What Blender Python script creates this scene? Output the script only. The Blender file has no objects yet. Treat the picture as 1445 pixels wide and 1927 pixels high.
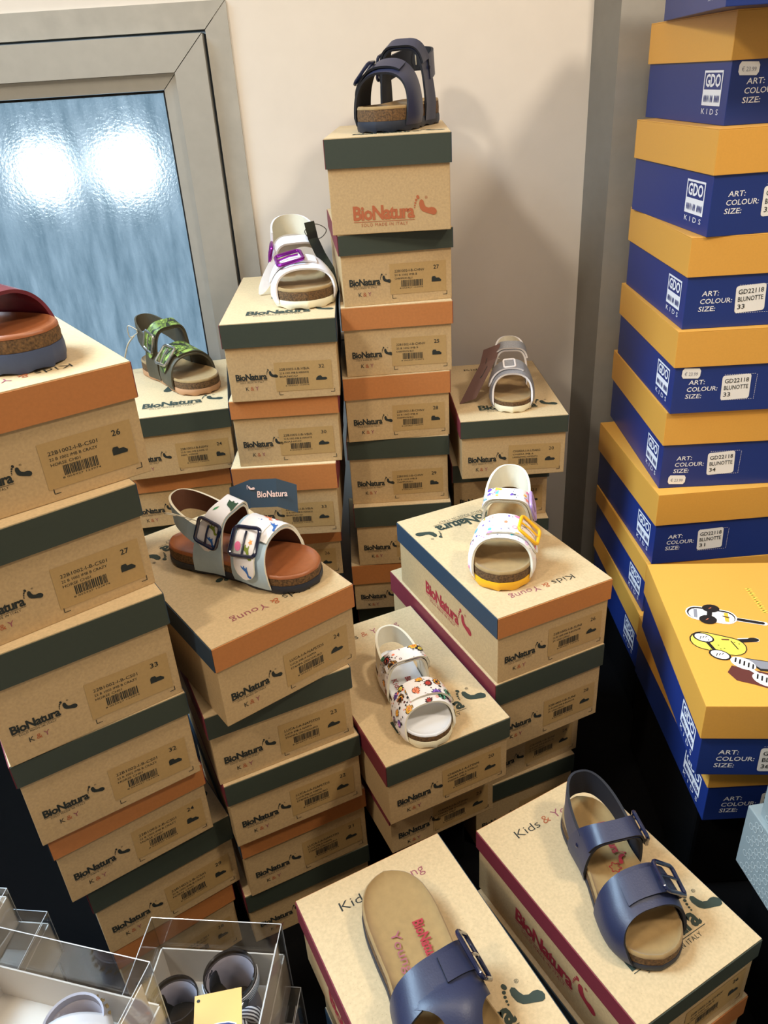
import bpy, bmesh, math, random
from mathutils import Vector, Matrix
R = math.radians
rnd = random.Random(7)
sc = bpy.context.scene
col = sc.collection

# ------------------------------------------------------------------ camera
PITCH, ROLL, FPX = R(28.8757), R(3.7246), 1485.96
cam_d = bpy.data.cameras.new('camera'); cam = bpy.data.objects.new('camera', cam_d); col.objects.link(cam)
cam_d.sensor_fit = 'VERTICAL'; cam_d.sensor_height = 36.0; cam_d.lens = FPX / 1927 * 36.0
cam_d.clip_start = 0.02
_cr, _sr, _cp, _sp = math.cos(ROLL), math.sin(ROLL), math.cos(PITCH), math.sin(PITCH)
_up0 = Vector((0, _sp, _cp)); _x0 = Vector((1, 0, 0))
_r = _x0 * _cr - _up0 * _sr; _u = _x0 * _sr + _up0 * _cr; _b = -Vector((0, _cp, -_sp))
cam.matrix_world = Matrix(((_r.x, _u.x, _b.x, 0), (_r.y, _u.y, _b.y, 0), (_r.z, _u.z, _b.z, 1.6), (0, 0, 0, 1)))
sc.camera = cam

# ------------------------------------------------------------------ world, lights, exposure
sc.view_settings.view_transform = 'Standard'; sc.view_settings.look = 'None'
sc.view_settings.exposure = -0.08; sc.view_settings.gamma = 1.0; sc.view_settings.use_curve_mapping = False
w = bpy.data.worlds.new('world'); sc.world = w; w.use_nodes = True
nt = w.node_tree; bg = nt.nodes['Background']
tc = nt.nodes.new('ShaderNodeTexCoord'); sep = nt.nodes.new('ShaderNodeSeparateXYZ'); cr = nt.nodes.new('ShaderNodeValToRGB')
nt.links.new(tc.outputs['Generated'], sep.inputs[0]); nt.links.new(sep.outputs['Y'], cr.inputs['Fac']); nt.links.new(cr.outputs[0], bg.inputs['Color'])
cr.color_ramp.elements[0].position = 0.35; cr.color_ramp.elements[0].color = (0.72, 0.66, 0.58, 1)
cr.color_ramp.elements[1].position = 0.62; cr.color_ramp.elements[1].color = (0.50, 0.73, 0.92, 1)
bg.inputs['Strength'].default_value = 0.70

def area(name, loc, target, size, power, color, spread=None):
    l = bpy.data.lights.new(name, 'AREA'); l.shape = 'DISK'; l.size = size; l.energy = power; l.color = color
    if spread: l.spread = R(spread)
    o = bpy.data.objects.new(name, l); col.objects.link(o); o.location = loc
    o.rotation_euler = (Vector(target) - Vector(loc)).to_track_quat('-Z', 'Y').to_euler()
    return o
WARM = (1.0, 0.88, 0.72)
area('ceiling_lamp_left', (-0.95, -0.25, 2.6), (0.0, 0.8, 1.1), 0.20, 14.5, WARM)
area('ceiling_lamp_right', (0.95, 0.15, 2.6), (0.1, 0.7, 1.0), 0.20, 15.5, WARM)
area('ceiling_lamp_middle', (0.1, 0.3, 2.65), (0.05, 0.8, 1.0), 0.25, 5.5, WARM)
area('left_daylight', (-1.10, 0.70, 2.45), (-0.32, 0.72, 1.3), 0.75, 10.0, (0.55, 0.78, 1.0), 60)

# ------------------------------------------------------------------ materials
def lin(c):
    if isinstance(c, str):
        c = [int(c[i:i + 2], 16) / 255 for i in (0, 2, 4)]
    return tuple(x / 12.92 if x <= 0.04045 else ((x + 0.055) / 1.055) ** 2.4 for x in c) + (1,)
MATS = {}
def mat(name, c, rough=0.6, metal=0.0, spec=0.5, noise=0.0, nscale=200.0, bump=0.0, coat=0.0, sheen=0.0):
    m = bpy.data.materials.new(name); m.use_nodes = True; t = m.node_tree; p = t.nodes['Principled BSDF']
    p.inputs['Base Color'].default_value = lin(c); p.inputs['Roughness'].default_value = rough
    p.inputs['Metallic'].default_value = metal; p.inputs['Specular IOR Level'].default_value = spec
    if coat: p.inputs['Coat Weight'].default_value = coat; p.inputs['Coat Roughness'].default_value = 0.1
    if sheen: p.inputs['Sheen Weight'].default_value = sheen
    if noise or bump:
        co = t.nodes.new('ShaderNodeTexCoord'); n = t.nodes.new('ShaderNodeTexNoise')
        n.inputs['Scale'].default_value = nscale; n.inputs['Detail'].default_value = 3
        t.links.new(co.outputs['Object'], n.inputs['Vector'])
        if noise:
            mx = t.nodes.new('ShaderNodeMix'); mx.data_type = 'RGBA'; mx.blend_type = 'MULTIPLY'
            rp = t.nodes.new('ShaderNodeValToRGB'); rp.color_ramp.elements[0].position = 0.3; rp.color_ramp.elements[1].position = 0.7
            v = 1 - noise
            rp.color_ramp.elements[0].color = (v, v, v, 1)
            t.links.new(n.outputs['Fac'], rp.inputs['Fac'])
            mx.inputs['Factor'].default_value = 1.0; mx.inputs['A'].default_value = lin(c)
            t.links.new(rp.outputs[0], mx.inputs['B']); t.links.new(mx.outputs['Result'], p.inputs['Base Color'])
        if bump:
            b = t.nodes.new('ShaderNodeBump'); b.inputs['Strength'].default_value = bump; b.inputs['Distance'].default_value = 0.001
            t.links.new(n.outputs['Fac'], b.inputs['Height']); t.links.new(b.outputs[0], p.inputs['Normal'])
    MATS[name] = m; return m

def kraft(name, c):
    m = mat(name, c, 0.55, noise=0.16, nscale=420, bump=0.05); t = m.node_tree; p = t.nodes['Principled BSDF']
    co = t.nodes.new('ShaderNodeTexCoord'); vo = t.nodes.new('ShaderNodeTexVoronoi'); vo.inputs['Scale'].default_value = 260
    t.links.new(co.outputs['Object'], vo.inputs['Vector'])
    rp = t.nodes.new('ShaderNodeValToRGB'); rp.color_ramp.elements[0].position = 0.04; rp.color_ramp.elements[0].color = (0.62, 0.5, 0.38, 1); rp.color_ramp.elements[1].position = 0.13
    t.links.new(vo.outputs['Distance'], rp.inputs['Fac'])
    mx = t.nodes.new('ShaderNodeMix'); mx.data_type = 'RGBA'; mx.blend_type = 'MULTIPLY'; mx.inputs['Factor'].default_value = 0.5
    old = p.inputs['Base Color'].links[0].from_socket
    t.links.new(old, mx.inputs['A']); t.links.new(rp.outputs[0], mx.inputs['B']); t.links.new(mx.outputs['Result'], p.inputs['Base Color'])
    return m
KRAFT = kraft('kraft_board', 'BE9F72'); KRAFT_TOP = kraft('kraft_lid_top', 'C9AF86')
GREEN = mat('green_lid_print', '343B30', 0.6, noise=0.08, nscale=300)
ORANGE = mat('orange_lid_print', 'B5723B', 0.6, noise=0.10, nscale=350)
BURG = mat('burgundy_lid_print', '742430', 0.6, noise=0.08, nscale=300)
BLUEP = mat('petrol_lid_print', '23394B', 0.6, noise=0.08, nscale=300)
INK = mat('black_ink', '1C211D', 0.7); INK_G = mat('green_ink', '26332A', 0.7); INK_O = mat('orange_ink', 'A85A34', 0.7)
INK_R = mat('red_ink', '96202C', 0.7); INK_P = mat('pink_ink', '8E4A55', 0.7); INK_W = mat('white_ink', 'E8E8EC', 0.6); INK_B = mat('blue_grey_ink', '6D8790', 0.7)
STICK = mat('kraft_sticker', 'B08F5C', 0.45, noise=0.08, nscale=300)
MUST = mat('mustard_lid_board', 'DEA346', 0.42, noise=0.04, nscale=500); COBALT = mat('cobalt_box_board', '1B3278', 0.4, noise=0.03, nscale=500)
WHITE = mat('white_paper', 'ECEAE6', 0.6); QRW = WHITE
BLACK = mat('black_fabric', '070708', 0.95, spec=0.08, noise=0.3, nscale=300, bump=0.2)
ALU = mat('brushed_aluminium', 'B8B5AC', 0.42, metal=0.40, noise=0.06, nscale=60)
ALU_SHADE = mat('shaded_aluminium', '8E8B84', 0.5, metal=0.5, noise=0.06, nscale=60)  # darker copy of the aluminium: shade painted onto the column's left chamfer
ALU_C = mat('weathered_casing', 'B2AEA4', 0.55, metal=0.2, noise=0.14, nscale=40)
GASKET = mat('black_gasket', '08080A', 0.7)
WALL = mat('cream_plaster', 'E0D8CD', 0.8, noise=0.03, nscale=30, bump=0.15)
FLOOR = mat('grey_floor_tile', '55514C', 0.5, noise=0.1, nscale=10)
CEIL = mat('white_ceiling', 'E8E4DC', 0.9, noise=0.02, nscale=10)
NAVY = mat('navy_leatherette', '242A45', 0.42, noise=0.06, nscale=700, bump=0.1); NAVY_G = mat('navy_gloss', '141B36', 0.12, coat=0.6)
NAVY_S = mat('dark_blue_sole', '1A2130', 0.55, noise=0.1, nscale=300); NAVY_I = mat('dark_strap_lining', '14161F', 0.7, noise=0.05, nscale=400)
BLUE_S = mat('slate_blue_sole', '3C4763', 0.55, noise=0.06, nscale=300)
def cork_mat(name, c):
    m = mat(name, c, 0.8, noise=0.75, nscale=520, bump=0.6); return m
CORK = cork_mat('cork', '75542F')
SUEDE = mat('tan_suede_footbed', '97794A', 0.85, noise=0.14, nscale=160, bump=0.08, sheen=0.2); BROWNL = mat('brown_leather_footbed', '9A5A34', 0.42, noise=0.12, nscale=200)
BROWN_I = mat('brown_strap_lining', '5E3822', 0.7, noise=0.1, nscale=300)
WHITEL = mat('white_leatherette', 'E9E4E4', 0.33, noise=0.03, nscale=300); CREAM = mat('cream_lining', 'E4DCC6', 0.5, noise=0.03, nscale=300); CREAM_S = mat('cream_sole', 'EAE0C0', 0.5)
YELLOW = mat('yellow_rubber', 'EBAE1C', 0.42); LILAC = mat('lilac_plastic', 'AC90C4', 0.3)
PURPLE = mat('purple_metal', '8E2A9A', 0.2, metal=0.8); SILVER_B = mat('silver_metal', 'C8C8C4', 0.2, metal=0.95)
SILVER = mat('silver_glitter', 'AEB0B8', 0.36, metal=0.55, noise=0.28, nscale=900, bump=0.3)
SKY = mat('light_blue_leatherette', 'A9C0D0', 0.5, noise=0.05, nscale=200); WHITE_F = mat('white_footbed', 'DFE0E4', 0.4)
KHAKI = mat('khaki_brown_leather', '4C4636', 0.55, noise=0.1, nscale=200); TANS = mat('tan_sole', 'B98A63', 0.55)
WINE = mat('burgundy_leather', '6B1F30', 0.32, noise=0.2, nscale=120); STRING = mat('pale_string', 'C9BFA8', 0.8)
TAG_G = mat('dark_green_card', '1F2A24', 0.3); TAG_B = mat('brown_card', '5B3A30', 0.6, noise=0.06, nscale=300); TAG_N = mat('slate_card', '2E3C46', 0.4); PINK_C = mat('pale_pink_ink', 'E0B8A4', 0.6)
TAG_K = mat('kraft_card', 'D9AE66', 0.4); NAVY_INK = mat('navy_ink', '1E2A66', 0.4); RED_INK = mat('red_dot_ink', 'D83A30', 0.5)
GREYB = mat('grey_patterned_board', '8F9A9B', 0.4, noise=0.05, nscale=200); GREYP = mat('pale_grey_print', 'C3CBC9', 0.4)
CARD_W = mat('white_card', 'D9CFC2', 0.6, noise=0.03, nscale=80); GREYL = mat('lilac_grey_lining', 'A8A0A8', 0.7, noise=0.06, nscale=200); BLACKP = mat('black_patent', '0F1014', 0.15, coat=0.6)
PALE = mat('pale_grey_leather', 'BDBBC8', 0.4, noise=0.05, nscale=200); GOLD = mat('gold_stud', 'B79A62', 0.3, metal=0.6); ROPE = mat('white_cord', 'E2DCD2', 0.7); INSOLE_D = mat('dark_insole', '2A2628', 0.8, noise=0.4, nscale=200)
DEC = {k: mat('print_' + k, c, 0.4) for k, c in dict(red='C43A34', orange='EE9A34', amber='F0B43C', yellow='EBD456', green='3E8F5A', mint='5FC7A0', teal='5CB6C6', blue='2F66B0', navy='1E2A4A', violet='6A4CB0', lilac='D58AE0', pink='F07AA6', coral='F0845E', black='18181C', brown='5E2E2A', white='F4F2EE', dkgreen='1F4630', olive='7A8A2E', sky='8FC6EC', grey='8A8A92').items()}

def camo():
    m = mat('camouflage_leather', '7C9446', 0.45); t = m.node_tree; p = t.nodes['Principled BSDF']
    a = t.nodes.new('ShaderNodeAttribute'); a.attribute_name = 'pat'
    n = t.nodes.new('ShaderNodeTexNoise'); n.inputs['Scale'].default_value = 95; n.inputs['Detail'].default_value = 1.5; n.inputs['Distortion'].default_value = 0.8
    r = t.nodes.new('ShaderNodeValToRGB'); r.color_ramp.interpolation = 'CONSTANT'
    e = r.color_ramp.elements; e[0].position = 0; e[0].color = lin('2A3020'); e[1].position = 0.44; e[1].color = lin('6A8036')
    x = e.new(0.53); x.color = lin('4C5A30'); x = e.new(0.585); x.color = lin('8CA24C')
    t.links.new(a.outputs['Vector'], n.inputs['Vector']); t.links.new(n.outputs['Fac'], r.inputs['Fac']); t.links.new(r.outputs[0], p.inputs['Base Color'])
    return m
CAMO = camo()
def stripes():
    m = mat('striped_ribbon', 'E8E6EA', 0.6); t = m.node_tree; p = t.nodes['Principled BSDF']
    a = t.nodes.new('ShaderNodeAttribute'); a.attribute_name = 'pat'; s = t.nodes.new('ShaderNodeSeparateXYZ')
    ml = t.nodes.new('ShaderNodeMath'); ml.operation = 'MULTIPLY'; ml.inputs[1].default_value = 420
    fr = t.nodes.new('ShaderNodeMath'); fr.operation = 'FRACT'; gt = t.nodes.new('ShaderNodeMath'); gt.operation = 'GREATER_THAN'; gt.inputs[1].default_value = 0.5
    mx = t.nodes.new('ShaderNodeMix'); mx.data_type = 'RGBA'; mx.inputs['A'].default_value = lin('E8E6EA'); mx.inputs['B'].default_value = lin('23263A')
    t.links.new(a.outputs['Vector'], s.inputs[0]); t.links.new(s.outputs['Y'], ml.inputs[0]); t.links.new(ml.outputs[0], fr.inputs[0]); t.links.new(fr.outputs[0], gt.inputs[0])
    t.links.new(gt.outputs[0], mx.inputs['Factor']); t.links.new(mx.outputs['Result'], p.inputs['Base Color']); return m
STRIPE = stripes()
def clear_plastic():
    m = bpy.data.materials.new('clear_plastic'); m.use_nodes = True; t = m.node_tree
    for n in list(t.nodes): t.nodes.remove(n)
    o = t.nodes.new('ShaderNodeOutputMaterial'); tr = t.nodes.new('ShaderNodeBsdfTransparent'); tr.inputs[0].default_value = (0.93, 0.94, 0.95, 1)
    g = t.nodes.new('ShaderNodeBsdfGlossy'); g.inputs['Roughness'].default_value = 0.06; lw = t.nodes.new('ShaderNodeLayerWeight'); pw = t.nodes.new('ShaderNodeMath'); pw.operation = 'POWER'; pw.inputs[1].default_value = 4.0
    fr = t.nodes.new('ShaderNodeMath'); fr.operation = 'MULTIPLY_ADD'; fr.inputs[1].default_value = 0.55; fr.inputs[2].default_value = 0.035
    lw.inputs['Blend'].default_value = 0.5; t.links.new(lw.outputs['Facing'], pw.inputs[0]); t.links.new(pw.outputs[0], fr.inputs[0])
    mx = t.nodes.new('ShaderNodeMixShader'); t.links.new(fr.outputs[0], mx.inputs[0]); t.links.new(tr.outputs[0], mx.inputs[1]); t.links.new(g.outputs[0], mx.inputs[2]); t.links.new(mx.outputs[0], o.inputs[0])
    return m
CLEAR = clear_plastic()
def frosted():
    m = bpy.data.materials.new('frosted_wet_glass'); m.use_nodes = True; t = m.node_tree; p = t.nodes['Principled BSDF']
    co = t.nodes.new('ShaderNodeTexCoord'); mp = t.nodes.new('ShaderNodeMapping'); mp.inputs['Scale'].default_value = (30, 30, 5.5)
    n = t.nodes.new('ShaderNodeTexNoise'); n.inputs['Scale'].default_value = 2.2; n.inputs['Detail'].default_value = 6; n.inputs['Roughness'].default_value = 0.65
    t.links.new(co.outputs['Object'], mp.inputs[0]); t.links.new(mp.outputs[0], n.inputs['Vector'])
    r = t.nodes.new('ShaderNodeValToRGB'); e = r.color_ramp.elements; e[0].position = 0.34; e[0].color = (0.42, 0.50, 0.54, 1); e[1].position = 0.66; e[1].color = (0.95, 0.98, 1.0, 1)
    t.links.new(n.outputs['Fac'], r.inputs['Fac']); t.links.new(r.outputs[0], p.inputs['Base Color'])
    p.inputs['Transmission Weight'].default_value = 1.0; p.inputs['Roughness'].default_value = 0.38; p.inputs['IOR'].default_value = 1.2
    n2 = t.nodes.new('ShaderNodeTexNoise'); n2.inputs['Scale'].default_value = 260; n2.inputs['Detail'].default_value = 2; t.links.new(co.outputs['Object'], n2.inputs['Vector'])
    b = t.nodes.new('ShaderNodeBump'); b.inputs['Strength'].default_value = 0.5; b.inputs['Distance'].default_value = 0.002
    t.links.new(n2.outputs['Fac'], b.inputs['Height']); t.links.new(b.outputs[0], p.inputs['Normal'])
    return m
FROST = frosted()

# ------------------------------------------------------------------ mesh helpers
class MB:
    def __init__(s): s.v = []; s.f = []; s.m = []; s.mats = []; s.p = {}
    def mi(s, m):
        if m not in s.mats: s.mats.append(m)
        return s.mats.index(m)
    def add(s, verts, faces, m, M=None, pat=None):
        o = len(s.v); i = s.mi(m)
        s.v += [tuple(M @ Vector(q)) if M else tuple(q) for q in verts]
        for k, f in enumerate(faces): s.f.append([o + x for x in f]); s.m.append(i)
        if pat:
            for k, q in enumerate(pat): s.p[o + k] = q
    def box(s, c, d, m, M=None):
        x, y, z = [q / 2 for q in d]
        vs = [(c[0] + a * x, c[1] + b * y, c[2] + e * z) for e in (-1, 1) for b in (-1, 1) for a in (-1, 1)]
        s.add(vs, [(0, 2, 3, 1), (4, 5, 7, 6), (0, 1, 5, 4), (2, 6, 7, 3), (0, 4, 6, 2), (1, 3, 7, 5)], m, M)
    def tube(s, pts, r, m, n=8, closed=False):
        pts = [Vector(q) for q in pts]; N = len(pts); vs = []; fs = []
        t0 = None
        for i, q in enumerate(pts):
            a = pts[(i - 1) % N] if (closed or i > 0) else q; b = pts[(i + 1) % N] if (closed or i < N - 1) else q
            t = (b - a).normalized()
            if t0 is None: nn = t.orthogonal().normalized()
            else: nn = (nn - t * nn.dot(t)).normalized()
            t0 = t; bb = t.cross(nn); rr = r[i] if isinstance(r, (list, tuple)) else r
            for k in range(n):
                an = 2 * math.pi * k / n; vs.append(q + (nn * math.cos(an) + bb * math.sin(an)) * rr)
        for i in range(N if closed else N - 1):
            j = (i + 1) % N
            for k in range(n): fs.append((i * n + k, i * n + (k + 1) % n, j * n + (k + 1) % n, j * n + k))
        if not closed: fs.append(tuple(range(n))[::-1]); fs.append(tuple((N - 1) * n + k for k in range(n)))
        s.add(vs, fs, m)
    def build(s, name, parent=None, smooth=False, bevel=0, seg=2, loc=None):
        me = bpy.data.meshes.new(name); me.from_pydata(s.v, [], s.f)
        for m in s.mats: me.materials.append(m)
        for p, i in zip(me.polygons, s.m): p.material_index = i
        if s.p:
            at = me.attributes.new('pat', 'FLOAT_VECTOR', 'POINT')
            for k, q in s.p.items(): at.data[k].vector = q
        if bevel:
            bm = bmesh.new(); bm.from_mesh(me); bmesh.ops.recalc_face_normals(bm, faces=bm.faces)
            es = [e for e in bm.edges if len(e.link_faces) == 2 and e.calc_face_angle(0) > 0.6]
            bmesh.ops.bevel(bm, geom=es, offset=bevel, segments=seg, affect='EDGES', profile=0.6, clamp_overlap=True); bm.to_mesh(me); bm.free()
        else:
            pass
        o = bpy.data.objects.new(name, me); col.objects.link(o)
        if parent: o.parent = parent
        if loc: o.location = loc
        if smooth:
            for p in me.polygons: p.use_smooth = True
            try: me.set_sharp_from_angle(angle=R(42))
            except Exception: pass
        return o
def fixn(o):
    bm = bmesh.new(); bm.from_mesh(o.data); bmesh.ops.recalc_face_normals(bm, faces=bm.faces); bm.to_mesh(o.data); bm.free(); return o
def tag(o, label, cat=None, group=None):
    o['label'] = label
    if cat: o['category'] = cat
    if group: o['group'] = group
    return o
def struct(o): o['kind'] = 'structure'; return o
def empty(name, loc, rz=0.0):
    o = bpy.data.objects.new(name, None); col.objects.link(o); o.location = loc; o.rotation_euler = (0, 0, rz); o.empty_display_size = 0.03; return o

_T = {}
def text(s, size, sx=1.0, bold=0.0, shear=0.0, space=1.0, res=2):
    """flat outline of a line of lettering: verts in the XY plane with the baseline at y=0, starting at x=0"""
    k = (s, round(size, 5), sx, bold, shear, space)
    if k in _T: return _T[k]
    c = bpy.data.curves.new('lettering', 'FONT'); c.body = s; c.size = 1.0; c.resolution_u = res; c.offset = bold; c.shear = shear; c.space_character = space; c.fill_mode = 'FRONT'
    o = bpy.data.objects.new('lettering', c); col.objects.link(o)
    dg = bpy.context.evaluated_depsgraph_get(); me = bpy.data.meshes.new_from_object(o.evaluated_get(dg))
    vs = [(q.co.x * size * sx, q.co.y * size, 0) for q in me.vertices]; fs = [tuple(p.vertices) for p in me.polygons]
    bpy.data.objects.remove(o); bpy.data.curves.remove(c); bpy.data.meshes.remove(me)
    x0 = min([q[0] for q in vs] or [0]); vs = [(q[0] - x0, q[1], 0) for q in vs]
    _T[k] = (vs, fs); return _T[k]
def fit_text(s, width, cap, bold=0.0, shear=0.0, space=1.0):
    vs, fs = text(s, 1.0, 1.0, bold, shear, space)
    W = max(q[0] for q in vs); k = cap / 0.69
    return [(q[0] / W * width, q[1] * k, 0) for q in vs], fs
def poly(pts): return [(x, y, 0) for x, y in pts], [tuple(range(len(pts)))]
def circ(cx, cy, rx, ry=None, n=14, rot=0):
    ry = ry or rx; c, s_ = math.cos(rot), math.sin(rot)
    return [(cx + rx * math.cos(2 * math.pi * i / n) * c - ry * math.sin(2 * math.pi * i / n) * s_, cy + rx * math.cos(2 * math.pi * i / n) * s_ + ry * math.sin(2 * math.pi * i / n) * c) for i in range(n)]
def foot_shapes():
    """sole print: ball top left, heel low right, five toe dots"""
    top = [(.790, .150), (.800, .185), (.822, .196), (.842, .182), (.850, .145), (.866, .112), (.900, .098), (.940, .104), (.972, .095), (.995, .070), (.998, .045), (.982, .020), (.955, .015), (.915, .030), (.870, .045), (.828, .062), (.800, .095)]
    toes = [circ(.778, .222, .024, .018, 12, 1.9), circ(.757, .190, .014, n=10), circ(.746, .160, .012, n=10), circ(.740, .132, .010, n=8), circ(.737, .108, .008, n=8)]
    return [top] + toes
def add_logo(mb, ink, M, sub=None, small=True, tag3=None):
    v, f = fit_text('BioNatura', .735, .150, bold=.034, space=.92); mb.add(v, f, ink, M)
    for q in foot_shapes(): v, f = poly(q); mb.add(v, f, ink, M)
    v, f = fit_text('®', .035, .03); mb.add(v, f, ink, M @ Matrix.Translation((.86, .20, 0)))
    if small:
        v, f = poly([(.0, -.022), (.735, -.022), (.735, -.028), (0, -.028)]); mb.add(v, f, ink, M)
        v, f = fit_text('SOLO MADE IN ITALY', .56, .036, space=1.2); mb.add(v, f, ink, M @ Matrix.Translation((.09, -.078, 0)))
def front_M(w, d, x, z, k=1.0, e=.0003): # text plane on the front face (-Y)
    return Matrix(((k, 0, 0, x), (0, 0, -k, -d / 2 - e), (0, k, 0, z), (0, 0, 0, 1)))
def left_M(w, d, y, z, k=1.0, e=.0003):  # text plane on the left face (-X), reading from back to front
    return Matrix(((0, 0, -k, -w / 2 - e), (-k, 0, 0, y), (0, k, 0, z), (0, 0, 0, 1)))
def top_M(x, y, z, k=1.0, flip=False, e=.0003):
    a = -k if flip else k
    return Matrix(((a, 0, 0, x), (0, a, 0, y), (0, 0, k, z + e), (0, 0, 0, 1)))

# ------------------------------------------------------------------ the room
TABLE_Z = 0.744
WALL_Y = 1.248
def slab(name, c, d, m): 
    b = MB(); b.box(c, d, m); return struct(b.build(name))
slab('floor', (0, -0.4, -0.02), (3.6, 3.4, 0.04), FLOOR)
slab('ceiling', (0, -0.4, 2.82), (3.6, 3.4, 0.04), CEIL)
slab('wall_left', (-1.75, -0.4, 1.4), (0.1, 3.4, 2.8), WALL)
slab('wall_right', (1.75, -0.4, 1.4), (0.1, 3.4, 2.8), WALL)
WX0, WX1, WZ0, WZ1 = -1.15, -0.165, 0.55, 1.700      # outer edge of the window casing
b = MB()
H0 = (WX0 + .02, WX1 - .02, WZ0 + .02, WZ1 - .02)
b.box(((-1.7 + H0[0]) / 2, WALL_Y + .08, 1.4), (H0[0] + 1.7, .16, 2.8), WALL)
b.box(((1.7 + H0[1]) / 2, WALL_Y + .08, 1.4), (1.7 - H0[1], .16, 2.8), WALL)
b.box(((H0[0] + H0[1]) / 2, WALL_Y + .08, (2.8 + H0[3]) / 2), (H0[1] - H0[0], .16, 2.8 - H0[3]), WALL)
b.box(((H0[0] + H0[1]) / 2, WALL_Y + .08, H0[2] / 2), (H0[1] - H0[0], .16, H0[2]), WALL)
struct(b.build('wall_back'))
def ring(mb, o, i, y0, y1, yb, m):
    """four mitred bars between outer rectangle o (at depth y0) and inner rectangle i (at depth y1), backed at yb"""
    oc = [(o[0], o[2]), (o[1], o[2]), (o[1], o[3]), (o[0], o[3])]; ic = [(i[0], i[2]), (i[1], i[2]), (i[1], i[3]), (i[0], i[3])]
    g = .0004
    for k in range(4):
        a, c = oc[k], oc[(k + 1) % 4]; p, q = ic[k], ic[(k + 1) % 4]
        vs = [(a[0], y0, a[1]), (c[0], y0, c[1]), (q[0], y1, q[1]), (p[0], y1, p[1]), (a[0], yb, a[1]), (c[0], yb, c[1]), (q[0], yb, q[1]), (p[0], yb, p[1])]
        cx = Vector([sum(v[t] for v in vs) / 8 for t in range(3)])
        vs = [tuple(cx + (Vector(v) - cx) * .9985) for v in vs]
        mb.add(vs, [(0, 1, 2, 3), (4, 7, 6, 5), (0, 4, 5, 1), (3, 2, 6, 7), (0, 3, 7, 4), (1, 5, 6, 2)], m)
win = empty('window_1', ((WX0 + WX1) / 2, WALL_Y, WZ0)); struct(win)
def wpart(mb, name): 
    o = mb.build(name); fixn(o); o.parent = win; o.matrix_parent_inverse = Matrix.Translation(win.location).inverted(); return o
def rect(dx): return (WX0 + dx, WX1 - dx, WZ0 + dx, WZ1 - dx)
b = MB(); ring(b, rect(0), rect(.032), WALL_Y - .004, WALL_Y - .004, WALL_Y + .1, ALU_C); wpart(b, 'casing')
b = MB(); ring(b, rect(.036), rect(.080), WALL_Y - .012, WALL_Y - .012, WALL_Y + .06, ALU); wpart(b, 'sash_frame')
b = MB(); ring(b, rect(.0803), rect(.100), WALL_Y - .006, WALL_Y - .002, WALL_Y + .05, ALU); wpart(b, 'glazing_bead')
b = MB(); ring(b, rect(.1003), rect(.1035), WALL_Y + .004, WALL_Y + .004, WALL_Y + .04, GASKET); wpart(b, 'gasket')
g = rect(.102); b = MB(); b.box(((g[0] + g[1]) / 2, WALL_Y + .022, (g[2] + g[3]) / 2), (g[1] - g[0], .006, g[3] - g[2]), FROST); tag(wpart(b, 'window_pane'), 'frosted wet looking blue glass')
# two added lights behind the frosted pane, put in for its pale blobs
for x, pw in ((-0.64, 0.55), (-0.47, 0.75)):
    l = bpy.data.lights.new('pane_blob_light', 'POINT'); l.energy = pw; l.shadow_soft_size = 0.05; l.color = (0.9, 0.97, 1.0)
    o = bpy.data.objects.new('pane_blob_light', l); col.objects.link(o); o.location = (x, WALL_Y + .5, 1.47)
# metal clad column at the right end of the wall
b = MB()
P = [(.326, WALL_Y), (.349, 1.200), (1.1, 1.200), (1.1, WALL_Y)]
vs = [(x, y, z) for z in (0, 2.79) for x, y in P]
b.add(vs, [(0, 1, 5, 4)], ALU_SHADE); b.add(vs, [(1, 2, 6, 5), (2, 3, 7, 6), (4, 5, 6, 7), (3, 2, 1, 0), (0, 4, 7, 3)], ALU)
fixn(struct(b.build('trim_1')))

# table and plinths under the goods
t = empty('display_table', (0, .75, 0)); tag(t, 'wide display table draped in black cloth under all the shoe boxes', 'table')
b = MB(); b.box((0, 0, TABLE_Z - .012), (1.9, .98, .024), BLACK); b.build('tabletop_cloth', t, bevel=.004)
for sx in (-1, 1):
    for sy in (-1, 1):
        b = MB(); b.box((sx * .88, sy * .44, (TABLE_Z - .024) / 2), (.05, .05, TABLE_Z - .025), BLACK); b.build('leg', t)
b = MB(); b.box((0, -.486, .40), (1.88, .006, .64), BLACK); b.build('cloth_drop', t)
def plinth(loc, d, rz, label):
    b = MB(); b.box((0, 0, d[2] / 2), d, BLACK); o = b.build('support_block', bevel=.004); o.location = loc; o.rotation_euler = (0, 0, R(rz)); tag(o, label, 'plinth')

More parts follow.
